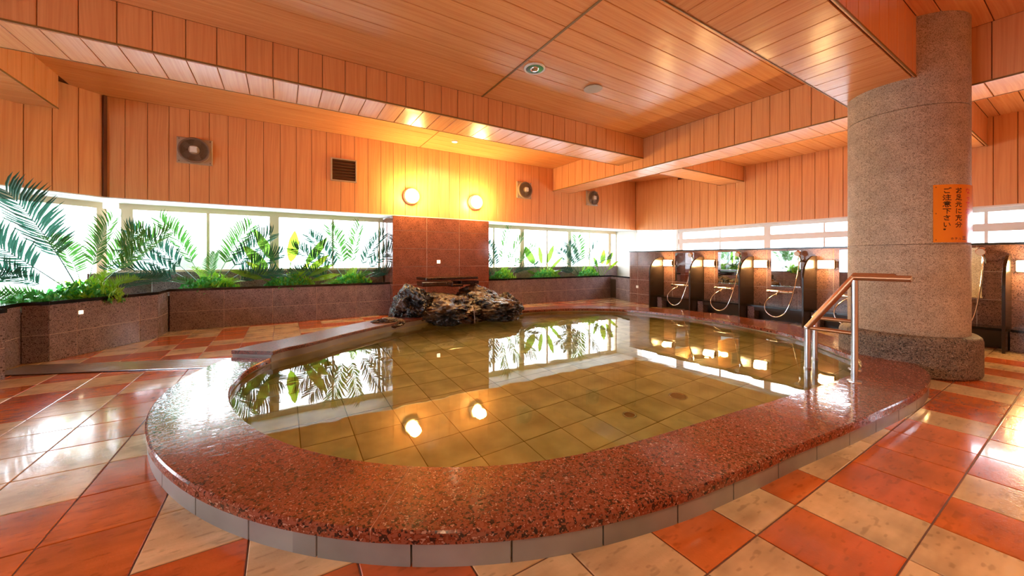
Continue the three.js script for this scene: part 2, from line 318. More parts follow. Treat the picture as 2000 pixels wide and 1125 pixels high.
const at = (i, off) => { const f = ((i % RN) + RN) % RN, k = Math.floor(f), q = (k + 1) % RN, t = f - k; return [lerp(rim[k].x, rim[q].x, t) + lerp(rimN[k][0], rimN[q][0], t) * off, lerp(rim[k].y, rim[q].y, t) + lerp(rimN[k][1], rimN[q][1], t) * off]; };
const nearest = (x, d) => { let b = 0, m = 1e9; rim.forEach((p, i) => { const q = (p.x - x) ** 2 + (p.y - d) ** 2; if (q < m) { m = q; b = i; } }); return b; };
const rimDist = (x, d) => { const i = nearest(x, d), p = rim[i]; return (x - p.x) * rimN[i][0] + (d - p.y) * rimN[i][1]; };
const rimW = (i) => { const [x, d] = at(i, 0); return 0.345 + 0.2 * smooth(1.7, 2.4, d) * smooth(4.4, 5, x) * (1 - smooth(3.6, 4.6, d)); };
// Sweep a closed cross-section, a list of [offset, y] as a function of the station, along the rim from station i0 to i1.
function sweep(i0, i1, section, step = 3, caps = true) {
  const st = []; for (let i = i0; i < i1; i += step) st.push(i); st.push(i1);
  const pos = [], tri = (a, b, c) => pos.push(...a, ...b, ...c), P = (i, [o, y]) => { const [x, d] = at(i, o); return [x, y, -d]; };
  const rings = st.map((i) => section(i).map((q) => P(i, q))), n = rings[0].length;
  for (let k = 0; k + 1 < rings.length; k++) for (let j = 0; j < n; j++) { const a = rings[k][j], b = rings[k][(j + 1) % n], c = rings[k + 1][(j + 1) % n], e = rings[k + 1][j]; tri(a, c, b); tri(a, e, c); }
  if (caps) for (const [r, s] of [[rings[0], 0], [rings[rings.length - 1], 1]]) for (let j = 1; j + 1 < n; j++) s ? tri(r[0], r[j + 1], r[j]) : tri(r[0], r[j], r[j + 1]);
  const g = new THREE.BufferGeometry(); g.setAttribute('position', new THREE.BufferAttribute(new Float32Array(pos), 3));
  return toCreasedNormals(metreUV(g), 0.6);
}
const loopShape = (off, step = 4) => { const s = []; for (let i = 0; i < RN; i += step) { const [x, d] = at(i, off); s.push(new THREE.Vector2(x, d)); } return s; };
function flat(shape, y0, y1) { const g = new THREE.ExtrudeGeometry(shape, { depth: y1 - y0, bevelEnabled: false }); g.rotateX(-Math.PI / 2); g.translate(0, y0, 0); return metreUV(g); }

{ // screed under the tiles, open where the bath is
  const s = new THREE.Shape([[-5.2, BACK - 0.2], [8.1, BACK - 0.2], [8.1, 7.1], [-5.2, 7.1]].map((p) => new THREE.Vector2(...p)));
  s.holes.push(new THREE.Path(loopShape(0.1).reverse()));
  mesh('screed', flat(s, -0.12, -0.004), M.floorGrout, floor);
}
const orangeSet = new Set('4,1 5,0 6,1 7,0 8,0 9,0 10,0 12,0 13,0 15,0 17,0 7,-1 9,-1 11,-1 12,-1 1,2 0,2 -1,3 -2,4 -2,5 -3,5 -2,6 -3,8 -2,8 -3,9 -3,10 -4,11 -4,13 -5,11 -5,13 -6,14 -5,10 -3,12 -4,15 -3,16 -2,15'.split(' ')), beigeSet = new Set('4,0 5,1 6,0 7,1 11,0 14,0 16,0 5,-1 6,-1 8,-1 10,-1 13,-1 3,0 3,1 2,1 2,2 0,3 -1,4 -1,5 -3,6 -3,7 -2,7 -4,7 -4,8 -4,9 -4,10 -3,11 -4,12 -5,12 -5,14 -6,13 -3,13 -4,16 -3,15 -2,16'.split(' '));
{
  const cand = [], far = [];
  const leftLine = (x, d) => (x + 2.15) - 0.62 * Math.max(0, d - 5.0) * 1.0 + 0.5 * Math.max(0, 4.4 - d);
  for (let i = -16; i < 31; i++) for (let j = -13; j < 21; j++) {
    const x0 = FX0 + FP * i, d0 = TD0 + FP * j, c = [[x0, d0], [x0 + FP, d0], [x0 + FP, d0 + FP], [x0, d0 + FP]].map(([x, d]) => [x + (x > x0 ? -0.0025 : 0.0025), d + (d > d0 ? -0.0025 : 0.0025)]);
    if (c.every(([x, d]) => leftLine(x, d) < -0.15) || d0 > 6.5) continue;
    let poly = c, ds = c.map(([x, d]) => rimDist(x, d) - 0.22);
    const mid = rimDist(x0 + FP / 2, d0 + FP / 2);
    if (ds.every((q) => q < 0)) continue;
    if (ds.some((q) => q < 0)) { poly = []; for (let k = 0; k < 4; k++) { const a = c[k], b = c[(k + 1) % 4], u = ds[k], w = ds[(k + 1) % 4]; if (u >= 0) poly.push(a); if (u * w < 0) { const t = u / (u - w); poly.push([lerp(a[0], b[0], t), lerp(a[1], b[1], t)]); } } }
    const pr = poly.map(([x, d]) => project(x, 0, d)); let area = 0;
    if (pr.every((q) => q) && pr.some(([u, v]) => u > -20 && u < 2020 && v < 1150)) { for (let k = 0; k < pr.length; k++) { const a = pr[k], b = pr[(k + 1) % pr.length]; area += a[0] * b[1] - a[1] * b[0]; } area = Math.abs(area) / 2; }
    cand.push({ i, j, poly, area, mid });
  }
  cand.sort((a, b) => b.area - a.area);
  const orange = (i, j) => { const k = i + ',' + j; if (orangeSet.has(k)) return true; if (beigeSet.has(k)) return false; const h = Math.sin(i * 12.9898 + j * 78.233) * 43758.5453; return h - Math.floor(h) < 0.52; };
  const slab = (poly, off) => {
    const n = poly.length, cx = poly.reduce((s, p) => s + p[0], 0) / n, cd = poly.reduce((s, p) => s + p[1], 0) / n, pos = [], tri = (a, b, c) => pos.push(...a, ...b, ...c);
    const inn = poly.map(([x, d]) => { const l = Math.hypot(x - cx, d - cd), k = (l - 0.0035) / l; return [cx + (x - cx) * k, 0, -(cd + (d - cd) * k)]; }), mid = poly.map(([x, d]) => [x, -0.002, -d]), bot = poly.map(([x, d]) => [x, -0.01, -d]);
    for (let k = 1; k + 1 < n; k++) tri(inn[0], inn[k], inn[k + 1]);
    for (let k = 0; k < n; k++) { const q = (k + 1) % n; tri(mid[k], mid[q], inn[q]); tri(mid[k], inn[q], inn[k]); tri(bot[k], bot[q], mid[q]); tri(bot[k], mid[q], mid[k]); }
    const g = new THREE.BufferGeometry(); g.setAttribute('position', new THREE.BufferAttribute(new Float32Array(pos), 3)); return metreUV(g, off, rnd() < 0.0);
  };
  const rest = { o: [], b: [] };
  cand.forEach((t, k) => {
    const o = orange(t.i, t.j), g = slab(t.poly, [rr(0, 0.9), rr(0, 0.9)]);
    if (k < 300 && t.area > 60) mesh('tile', g, o ? (rnd() < 0.5 ? M.tileO : M.tileO2) : (rnd() < 0.5 ? M.tileB : M.tileB2), floor);
    else rest[o ? 'o' : 'b'].push(g);
  });
  for (const [k, m] of [['o', M.tileO], ['b', M.tileB]]) if (rest[k].length) mesh('small_tiles', merge(rest[k]), m, floor).userData.kind = 'stuff';
}

// ---------------------------------------------------------------- bath: rim, walls, bottom, water
const HC = 0.115, HL = 0.165, WATER = 0.066, BOTTOM = -0.42;
const basin = thing('bath_basin', 'large rounded sunken bath with a red granite rim and grey tiled skirt', 'bath');
{
  const L0 = nearest(-0.02, 3.78) , L1 = nearest(1.75, 4.9);
  const J = [[-0.27, 2.66], [0.43, 1.47], [1.78, 1.085], [2.72, 1.01], [3.62, 0.975], [4.36, 1.26], [4.98, 2.05], [5.18, 3.05], [4.95, 4.1], [4.1, 4.8], [3.1, 5.02]].map(([x, d]) => nearest(x, d)).sort((a, b) => a - b);
  const start = 4, cuts = [start, ...J.filter((k) => k > start), RN + (L1 - RN)];
  const sec = (w, y0, y1, c) => (i) => [[-0.012, y0], [rimW(i) + w, y0], [rimW(i) + w, y1 - c], [rimW(i) + w - c, y1], [-0.012 + c, y1], [-0.012, y1 - c]].reverse();
  for (let k = 0; k + 1 < cuts.length; k++) if (cuts[k + 1] - cuts[k] > 4) mesh('granite_slab', sweep(cuts[k] + 0.06, cuts[k + 1] - 0.06, sec(0, 0.075, HC, 0.006)), M.red, basin);
  for (const k of cuts.slice(1, -1)) mesh('joint', sweep(k - 0.07, k + 0.07, (i) => [[-0.01, 0.08], [rimW(i) - 0.002, 0.08], [rimW(i) - 0.002, HC - 0.0012], [-0.01, HC - 0.0012]].reverse(), 1), M.joint, basin);
  // the raised rim at the back left
  const R0 = L1, R1 = RN + start - 1, half = Math.round((R0 + R1) / 2);
  for (const [a, b] of [[R0, half], [half, R1]]) mesh('raised_slab', sweep(a + 0.06, b - 0.06, sec(0.03, HL - 0.032, HL, 0.006)), M.redDry, basin);
  mesh('raised_base', sweep(R0, R1, (i) => [[0, 0.07], [0.36, 0.07], [0.36, HL - 0.033], [0, HL - 0.033]].reverse()), M.curbTile, basin);
  // wall of the basin, between water and skirt
  const wallGeo = sweep(0, RN, (i) => [[0, BOTTOM - 0.05], [rimW(i) - 0.03, BOTTOM - 0.05], [rimW(i) - 0.03, 0.074], [0, 0.074]].reverse(), 4, false);
  mesh('basin_wall', wallGeo, M.poolWall, basin);
  // skirt of tiles round the outside
  const per = Math.round(0.302 / RS * 1.0);
  let i = nearest(0.27, 1.61) + 3;
  const outerStep = (i) => { let k = i, s = 0; while (s < 0.3 && k < i + 60) { const a = at(k, rimW(k)), b = at(k + 1, rimW(k + 1)); s += Math.hypot(a[0] - b[0], a[1] - b[1]); k++; } return k; };
  const end = i + RN;
  while (i < end - 4) { const k = Math.min(outerStep(i), end); mesh('skirt_tile', sweep(i + 0.1, k - 0.1, (q) => [[rimW(q) - 0.03, 0.0], [rimW(q) - 0.008, 0.0], [rimW(q) - 0.008, 0.0745], [rimW(q) - 0.03, 0.0745]].reverse(), 2), M.curbTile, basin); i = k; }
  // bottom tiles
  mesh('bottom_bed', flat(new THREE.Shape(loopShape(0.15)), BOTTOM - 0.2, BOTTOM - 0.003), M.poolGrout, basin);
  const PP = 0.291, px0 = 0.965 - PP * 6, pd0 = 2.135 - PP * 6, variants = [0, 1, 2, 3].map((v) => { const g = chamfBox(PP - 0.006, 0.012, PP - 0.006, 0.0015).clone(), u = g.attributes.uv; for (let k = 0; k < u.count; k++) u.setXY(k, u.getX(k) + v * 0.23, u.getY(k) + v * 0.31); return g; });
  for (let a = 0; a < 24; a++) for (let b = 0; b < 18; b++) {
    const x = px0 + (a + 0.5) * PP, d = pd0 + (b + 0.5) * PP; if (rimDist(x, d) > 0.16) continue;
    mesh('bottom_tile', variants[(a * 7 + b * 3) % 4], M.poolTile, basin).position.copy(V(x, BOTTOM - 0.006, d));
  }
}
const waterTop = mesh('bath_water', flat(new THREE.Shape(loopShape(0.02)), BOTTOM - 0.02, WATER), M.water); tag(waterTop, 'still olive-gold hot spring water filling the bath', 'water');
function film(i0, i1, label) {
  const g = sweep(i0, i1, (i) => [[-0.006, HC + 0.0008], [rimW(i) - 0.01, HC + 0.0008]], 2, false);
  const p = g.attributes.position, keep = [];   // only one layer
  const n = p.count / 2; const q = new THREE.BufferGeometry(); const pos = [], uv = [];
  const st = []; for (let i = i0; i < i1; i += 2) st.push(i);
  for (let k = 0; k + 1 < st.length; k++) for (let j = 0; j < 6; j++) {
    const P = (i, t) => { const [x, d] = at(i, lerp(-0.006, rimW(i) - 0.01, t)); return [x, HC + 0.0009, -d]; };
    const a = P(st[k], j / 6), b = P(st[k], (j + 1) / 6), c = P(st[k + 1], (j + 1) / 6), e = P(st[k + 1], j / 6);
    for (const v of [a, b, c, a, c, e]) { pos.push(...v); uv.push(v[0], v[2]); }
  }
  q.setAttribute('position', new THREE.BufferAttribute(new Float32Array(pos), 3)); q.setAttribute('uv', new THREE.BufferAttribute(new Float32Array(uv), 2)); q.computeVertexNormals();
  return tag(mesh('water_film', q, M.film), label, 'water');
}
film(6, nearest(0.42, 1.48), 'thin sheet of overflowing water on the left part of the granite rim');
film(nearest(2.3, 1.04), nearest(3.3, 0.975), 'thin sheet of spilled water on the rim in front of the handrail');
// two inlets in the bottom
for (const [x, d, r, l] of [[2.6, 1.72, 0.06, 'larger round drain cover on the bath bottom near the handrail'], [2.05, 1.72, 0.04, 'smaller round drain cover on the bath bottom']]) {
  const t = thing('drain_cover', l, 'drain', V(x, BOTTOM, d));
  mesh('ring', new THREE.TorusGeometry(r, 0.008, 6, 24).rotateX(Math.PI / 2).translate(0, 0.006, 0), M.steel, t);
  mesh('plate', new THREE.CylinderGeometry(r, r, 0.008, 24).translate(0, 0.004, 0), M.fanDark, t);
}

// ---------------------------------------------------------------- granite cladding helper
function cladding(parent, m4, W, H, xs, ys, mat, t = 0.018) {   // panels between the joints xs and ys
  const X = [0, ...xs.filter((x) => x > 0.03 && x < W - 0.03), W], Y = [0, ...ys.filter((y) => y > 0.02 && y < H - 0.02), H];
  for (let a = 0; a + 1 < X.length; a++) for (let b = 0; b + 1 < Y.length; b++) put(mesh('granite_panel', board(X[a + 1] - X[a] - 0.005, Y[b + 1] - Y[b] - 0.005, t, 0.001, 6), mat, parent), m4, X[a] + 0.0025, Y[b] + 0.0025);
  put(mesh('grout_bed', box(W - 0.006, H - 0.004, 0.02, W / 2, H / 2, -0.0125), M.grout, parent), m4);
}
const series = (a, p, n = 40) => Array.from({ length: n }, (_, k) => a + p * k);
// pilaster behind the rock
const pil = struct('pilaster'); pil.userData.label = 'red-brown granite pilaster between the planters, behind the rock'; pil.userData.category = 'pilaster';
mesh('core', boxXYD(1.62, 3.44, 0, WOODB - 0.02, WALLD + 0.022, WIND + 0.1), M.grout, pil);
cladding(pil, plane(V(1.6, 0, WALLD), X1, YUP), 1.86, WOODB - 0.014, [0.6, 1.23], [0.21, 0.52, 0.83, 1.142, 1.452], M.pilaster);
cladding(pil, plane(V(1.6, 0, WIND), D1.clone().negate(), YUP), WIND - WALLD, WOODB - 0.014, [], [0.21, 0.52, 0.83, 1.142, 1.452], M.pilaster);
cladding(pil, plane(V(3.46, 0, WALLD), D1, YUP), WIND - WALLD, WOODB - 0.014, [], [0.21, 0.52, 0.83, 1.142, 1.452], M.pilaster);

// ---------------------------------------------------------------- planters
function planterRun(parent, pts, xsList, opts = {}) {   // granite front along a line of points, with a dark cap
  for (let k = 0; k + 1 < pts.length; k++) {
    const [ax, ad] = pts[k], [bx, bd] = pts[k + 1], W = Math.hypot(bx - ax, bd - ad), e = new THREE.Vector3(bx - ax, 0, -(bd - ad)).normalize();
    cladding(parent, plane(V(ax, 0, ad), e, YUP), W, CAP - 0.03, xsList[k] ?? [], [0.25], M.brown);
    put(mesh('cap', box(W + 0.012, 0.032, 0.085, W / 2, CAP - 0.016, -0.036), M.black, parent), plane(V(ax, 0, ad), e, YUP));
  }
}
const soilShape = (pts, y) => flat(new THREE.Shape(pts.map((p) => new THREE.Vector2(...p))), y - 0.45, y);
const planterM = thing('planter', 'brown granite planter box left of the pilaster, below the three-part window', 'planter');
planterRun(planterM, [[-1.28, PLD], [1.6, PLD]], [[0.579, 1.158, 1.741, 2.32]]);
mesh('soil', boxXYD(-1.7, 1.6, 0.05, 0.47, PLD + 0.03, WIND - 0.06), M.soil, planterM);
cladding(planterM, plane(V(-1.55, 0.4, WIND - 0.1), X1, YUP), 3.12, 0.375, series(0.42, 0.58), [], M.brown);
const planterR = thing('planter', 'brown granite planter box right of the pilaster, running to the shower wall', 'planter');
planterRun(planterR, [[3.46, PLD], [7.02, PLD], [6.69, 5.58]], [series(0.3, 0.6), [0.45]]);
mesh('soil', soilShape([[3.46, PLD + 0.03], [7.0, PLD + 0.03], [6.85, 5.9], [7.4, 5.9], [7.7, WIND - 0.05], [3.46, WIND - 0.05]], 0.47), M.soil, planterR);
cladding(planterR, plane(V(3.48, 0.4, WIND - 0.1), X1, YUP), 4.25, 0.375, series(0.35, 0.58), [], M.brown);
const planterL = thing('planter', 'angled brown granite planter box in the left corner with the large palm', 'planter');
planterRun(planterL, [[-1.29, PLD], [-1.29, 5.98], [-1.86, 5.12]].reverse(), [[0.22, 0.82], []]);
planterRun(planterL, [[-3.0, 2.9], [-1.88, 4.54], [-2.03, 4.62], [-2.03, 5.12], [-1.86, 5.12]], [series(0.3, 0.58), [], [], []]);
mesh('soil', soilShape([[-1.32, PLD], [-1.32, 6.0], [-1.88, 5.14], [-2.06, 5.14], [-2.06, 4.6], [-1.92, 4.52], [-3.04, 2.9], [-4.4, 3.9], [-2.3, 6.95], [-1.6, 6.95]].reverse(), 0.47), M.soil, planterL);

// ---------------------------------------------------------------- windows
let windowNo = 0;
function windowRun(m4, W, y0, y1, bars, rails = [], mat = M.frame) {
  const w = struct('window_' + (++windowNo)), D = 0.06;
  put(mesh('head', box(W, 0.075, D, W / 2, y1 - 0.0375, 0), mat, w), m4); put(mesh('sill', box(W, 0.03, D + 0.06, W / 2, y0 + 0.015, 0.01), mat, w), m4);
  for (const [x, b] of bars) put(mesh('mullion', box(b, y1 - y0 - 0.105, b > 0.06 ? D : 0.035, x, (y0 + y1) / 2 - 0.0225, 0), mat, w), m4);
  for (const [r0, r1] of rails) put(mesh('rail', box(W, r1 - r0, 0.05, W / 2, (r0 + r1) / 2, 0), M.frameWhite, w), m4);
  const xs = bars.map((b) => b[0]).sort((a, b) => a - b);
  for (let k = 0; k + 1 < xs.length; k++) { const ww = xs[k + 1] - xs[k] - 0.01; put(mesh('pane', box(ww, y1 - y0 - 0.11, 0.004, (xs[k] + xs[k + 1]) / 2, (y0 + y1) / 2 - 0.022, -0.01), M.glass, w), m4); }
  return w;
}
const SILL = 0.775;
windowRun(plane(V(0, 0, WIND), X1, YUP).multiply(new THREE.Matrix4().makeTranslation(-1.9, 0, 0)), 3.5, SILL, WOODB + 0.004, [[0.08, 0.12], [0.95, 0.035], [1.79, 0.13], [2.65, 0.03], [3.43, 0.03], [3.5, 0.02]]);
windowRun(plane(V(3.46, 0, WIND), X1, YUP), 4.4, SILL - 0.02, WOODB + 0.004, [[0.01, 0.02], [0.5, 0.035], [1.24, 0.11], [1.97, 0.035], [2.66, 0.1], [3.35, 0.035], [4.08, 0.1], [4.35, 0.1]]);
{
  const out = 0.7, n = [-0.654, 0.757];
  windowRun(plane(V(LEND[0] + n[0] * out, 0, LEND[1] + n[1] * out), new THREE.Vector3(-LDIR.x, 0, LDIR.y), YUP), LEN + 0.28, 0.42, WOODB + 0.004, [[0.02, 0.04], [1.2, 0.06], [2.4, 0.06], [LEN + 0.27, 0.1]], [], M.frame);
}
windowRun(plane(V(RX + 0.09, 0, 4.99), D1.clone().negate(), YUP), 6.5, 1.0, RWB + 0.004, [[0.06, 0.09], [0.9, 0.024], [1.75, 0.105], [2.57, 0.024], [3.4, 0.105], [4.18, 0.03], [5.05, 0.1], [6.47, 0.06]], [[1.305, 1.405]], M.frameWhite);
windowRun(plane(V(CA[0] + 0.08, 0, CA[1] + 0.05), CDIR, YUP), CL + 0.05, 0.95, WOODB, [[0.03, 0.06], [CL, 0.06]], [], M.frameWhite);
windowRun(plane(V(LEND[0] - 0.4, 0, 0.2), D1, YUP), LEND[1] - 0.2, 0.4, WOODB, [[0.02, 0.06], [1.2, 0.06], [2.4, 0.06], [LEND[1] - 0.23, 0.06]], [], M.frame);
// walls below and beside the windows
const parapet = struct('wall_parapet');
mesh('wall', boxXYD(-2.2, 8.0, 0, SILL, WIND - 0.03, WIND + 0.1), M.plaster, parapet);
mesh('wall', boxXYD(RX + 0.03, RX + 0.16, 0, 1.0, BACK, 5.02), M.plaster, parapet);
mesh('wall', boxXYD(RX + 0.03, RX + 0.16, 1.0, RWB + 0.05, BACK, -1.48), M.plaster, parapet);
mesh('wall', boxXYD(LEND[0] - 0.5, LEND[0] - 0.36, 0, 0.4, BACK, LEND[1] + 0.4), M.plaster, parapet);
mesh('wall', boxXYD(LEND[0] - 0.5, LEND[0] - 0.36, 0.4, CEIL + 0.1, BACK, 0.2), M.plaster, parapet);
mesh('soffit', boxXYD(LEND[0] - 0.5, LEND[0] + 0.02, WOODB, WOODB + 0.05, BACK, LEND[1] + 0.4), M.white, parapet);
{ const n = [-0.654, 0.757], o = 0.7; put(mesh('wall', box(LEN + 0.6, 0.42, 0.1, LEN / 2, 0.21, 0), M.plaster, parapet), plane(V(LEND[0] + n[0] * o, 0, LEND[1] + n[1] * o), new THREE.Vector3(-LDIR.x, 0, LDIR.y), YUP));
  put(mesh('wall', box(CL + 0.1, 0.95, 0.1, CL / 2, 0.475, 0), M.plaster, parapet), plane(V(CA[0] + 0.1, 0, CA[1] + 0.06), CDIR, YUP)); mesh('wall', boxXYD(7.78, 8.0, 0, WOODB, 6.3, 7.1), M.plaster, parapet); }
// outdoors
const ground = struct('terrace_ground'); ground.userData.label = 'pale terrace and ground outside the windows'; ground.userData.category = 'ground';
mesh('surface', new THREE.BoxGeometry(400, 0.2, 400).translate(0, -3.2, 0), M.outside, ground);
mesh('roof_terrace', boxXYD(-9, -3.2, -0.2, 0.0, 5.6, 12), M.terrace, ground).rotation.y = 0;
{ const g = new THREE.SphereGeometry(1, 32, 16, 0, Math.PI * 2, 0, Math.PI / 2), p = g.attributes.position; for (let i = 0; i < p.count; i++) p.setY(i, p.getY(i) * (1 + 0.25 * Math.sin(p.getX(i) * 7))); g.scale(5.5, 4.4, 3); g.rotateY(-0.5); g.computeVertexNormals();
  const o = mesh('headland', g, M.hill); o.position.copy(V(-8.2, -3.1, 62)); tag(o, 'pale blue headland far outside the left window', 'hill'); }

// ---------------------------------------------------------------- column
const COLX = 4.763, COLD = 0.955, COLR = 0.372;
const column = thing('stone_column', 'thick round column of speckled tan stone on a dark pebbled foot', 'column', V(COLX, 0, COLD));
{
  const lathe = (pts, seg = 64) => { const g = new THREE.LatheGeometry(pts.map(([r, y]) => new THREE.Vector2(r, y)), seg), p = g.attributes.position, uv = g.attributes.uv; for (let i = 0; i < p.count; i++) uv.setXY(i, uv.getX(i) * 2 * Math.PI * COLR, p.getY(i)); return g; };
  mesh('foot', lathe([[0.3, 0], [0.425, 0], [0.435, 0.02], [0.435, 0.29], [0.428, 0.315], [0.41, 0.332], [0.3, 0.334]]), M.columnBase, column);
  for (const [a, b] of [[0.3, 1.073], [1.077, 2.198], [2.202, CEIL + 0.01]]) mesh('drum', lathe([[0.3, a], [COLR - 0.003, a], [COLR, a + 0.003], [COLR, b - 0.003], [COLR - 0.003, b], [0.3, b]]), M.column, column);
  mesh('core', new THREE.CylinderGeometry(COLR - 0.01, COLR - 0.01, CEIL - 0.02, 48, 1, true).translate(0, CEIL / 2, 0), M.fanDark, column);
}
// ---------------------------------------------------------------- warning sign on the column
{
  const G = {
    'お': [[15, 30, 72, 28], [40, 8, 40, 78, 28, 88, 19, 78, 34, 62, 60, 52, 80, 60, 82, 77, 66, 89, 52, 88], [70, 12, 88, 26]],
    '足': [[28, 10, 72, 10, 72, 36, 28, 36, 28, 10], [50, 36, 50, 84], [50, 58, 78, 58], [30, 52, 28, 76, 12, 92], [28, 78, 50, 90, 90, 92]],
    '元': [[25, 18, 75, 18], [12, 44, 88, 44], [38, 44, 34, 74, 12, 92], [62, 44, 62, 82, 70, 90, 88, 88, 90, 75]],
    'に': [[22, 12, 18, 50, 20, 88], [45, 28, 80, 26], [45, 62, 50, 80, 85, 80]],
    '充': [[50, 4, 50, 18], [12, 20, 88, 20], [50, 22, 30, 48, 72, 46], [62, 36, 78, 52], [38, 52, 34, 78, 12, 94], [62, 52, 62, 84, 72, 92, 90, 88, 90, 76]],
    '分': [[40, 8, 30, 32, 8, 48], [60, 8, 72, 32, 92, 48], [28, 52, 72, 52, 68, 88, 56, 90], [46, 52, 38, 76, 18, 94]],
    'ご': [[22, 25, 68, 24], [22, 62, 30, 84, 75, 83], [74, 6, 80, 17], [87, 2, 93, 13]],
    '注': [[15, 13, 26, 24], [8, 38, 20, 48], [10, 92, 28, 62], [56, 5, 66, 17], [36, 26, 90, 26], [40, 54, 86, 54], [32, 90, 94, 90], [63, 26, 63, 90]],
    '意': [[50, 1, 50, 10], [22, 11, 78, 11], [36, 14, 40, 23], [64, 14, 60, 23], [12, 27, 88, 27], [28, 34, 72, 34, 72, 60, 28, 60, 28, 34], [28, 47, 72, 47], [14, 72, 10, 88], [30, 68, 32, 88, 40, 94, 66, 92, 68, 84], [48, 66, 54, 76], [78, 68, 90, 84]],
    '下': [[10, 15, 90, 15], [50, 15, 50, 92], [52, 38, 78, 56]],
    'さ': [[18, 28, 80, 24], [44, 8, 66, 54, 40, 50], [24, 62, 30, 84, 68, 86]],
    'い': [[20, 18, 22, 70, 34, 84, 42, 70], [70, 24, 84, 62]],
    '。': [[16, 12, 26, 6, 34, 14, 28, 24, 18, 22, 16, 12]],
    'な': [[12, 28, 52, 26], [36, 8, 14, 62], [64, 22, 84, 36], [66, 44, 66, 78, 50, 90, 36, 80, 50, 70, 84, 88]],
    'っ': [[26, 58, 60, 46, 78, 58, 74, 76, 50, 88]],
    'て': [[12, 20, 86, 16, 50, 36, 42, 64, 60, 86, 78, 88]],
    'り': [[28, 14, 26, 52, 36, 44], [68, 10, 70, 56, 50, 92]],
    'ホ': [[15, 30, 85, 30], [50, 8, 50, 90, 42, 84], [30, 48, 16, 72], [70, 48, 86, 72]],
    'テ': [[25, 15, 75, 15], [10, 40, 90, 40], [54, 40, 50, 66, 30, 90]],
    'ル': [[32, 18, 30, 60, 10, 88], [58, 14, 58, 84, 90, 56]],
    '三': [[18, 18, 82, 18], [24, 50, 76, 50], [10, 84, 90, 84]],
  };
  const W = 512, H = 512, cw = 0.41, ch = 0.46, px = W / cw, cv = document.createElement('canvas'); cv.width = W; cv.height = H;
  const c = cv.getContext('2d'); c.fillStyle = '#e8861c'; c.fillRect(0, 0, W, H);
  const glyph = (k, x, y, w, h, lw) => { c.lineWidth = lw; c.lineCap = 'round'; c.lineJoin = 'round'; for (const s of G[k]) { c.beginPath(); for (let i = 0; i < s.length; i += 2) { const a = x + s[i] / 100 * w, b = y + s[i + 1] / 100 * h; i ? c.lineTo(a, b) : c.moveTo(a, b); } c.stroke(); } };
  const sy = H / ch, colw = 0.064 * px, row = (text, xm, y0, chh, ink, lw) => { c.strokeStyle = ink; [...text].forEach((k, i) => glyph(k, xm * px - colw / 2, (y0 + i * chh) * sy, colw, chh * sy * 0.9, lw)); };
  row('ご注意下さい。', 0.085, 0.025, 0.054, '#2a1408', 7); row('お足元に充分', 0.172, 0.025, 0.054, '#2a1408', 7); row('なっており', 0.268, 0.025, 0.054, '#d8371c', 7);
  c.strokeStyle = '#3a1c0a'; [...'ホテル'].forEach((k, i) => glyph(k, (0.108 + i * 0.03) * px, 0.42 * sy, 0.026 * px, 0.022 * sy, 3)); glyph('三', 0.2 * px, 0.408 * sy, 0.042 * px, 0.034 * sy, 5);
  c.fillStyle = '#7a4a1a'; for (const y of [0.02, 0.23, 0.44]) { c.beginPath(); c.arc(0.016 * px, y * sy, 5, 0, 7); c.fill(); }
  const t = new THREE.CanvasTexture(cv); t.colorSpace = THREE.SRGBColorSpace; t.magFilter = THREE.LinearFilter;
  const R = COLR + 0.005, n = 24, pos = [], uv = [], toCam = Math.atan2(-COLD, -COLX), a0 = 24.5 * Math.PI / 180, span = cw / R;
  const P = (k, y, r) => { const a = toCam + a0 + k * span; return [r * Math.cos(a), y, -r * Math.sin(a)]; };
  const quad = (a, b, cc, d, ua, ub, va, vb) => { pos.push(...a, ...b, ...cc, ...a, ...cc, ...d); uv.push(ua, va, ub, va, ub, vb, ua, va, ub, vb, ua, vb); };
  for (let k = 0; k < n; k++) { const u0 = k / n, u1 = (k + 1) / n; quad(P(u0, 1.088, R), P(u1, 1.088, R), P(u1, 1.548, R), P(u0, 1.548, R), u0, u1, 0, 1);
    quad(P(u1, 1.088, R - 0.004), P(u0, 1.088, R - 0.004), P(u0, 1.548, R - 0.004), P(u1, 1.548, R - 0.004), 0.01, 0.02, 0.5, 0.51);
    quad(P(u0, 1.548, R), P(u1, 1.548, R), P(u1, 1.548, R - 0.004), P(u0, 1.548, R - 0.004), 0.01, 0.02, 0.5, 0.51); }
  quad(P(0, 1.088, R - 0.004), P(0, 1.088, R), P(0, 1.548, R), P(0, 1.548, R - 0.004), 0.01, 0.02, 0.5, 0.51);
  const g = new THREE.BufferGeometry(); g.setAttribute('position', new THREE.BufferAttribute(new Float32Array(pos), 3)); g.setAttribute('uv', new THREE.BufferAttribute(new Float32Array(uv), 2)); g.computeVertexNormals();
  const o = mesh('warning_sign', toCreasedNormals(g, 0.5), std({ map: t, roughness: 0.18 })); o.position.copy(V(COLX, 0, COLD));
  tag(o, 'orange plastic sign with black Japanese lettering bent around the round column', 'sign');
}

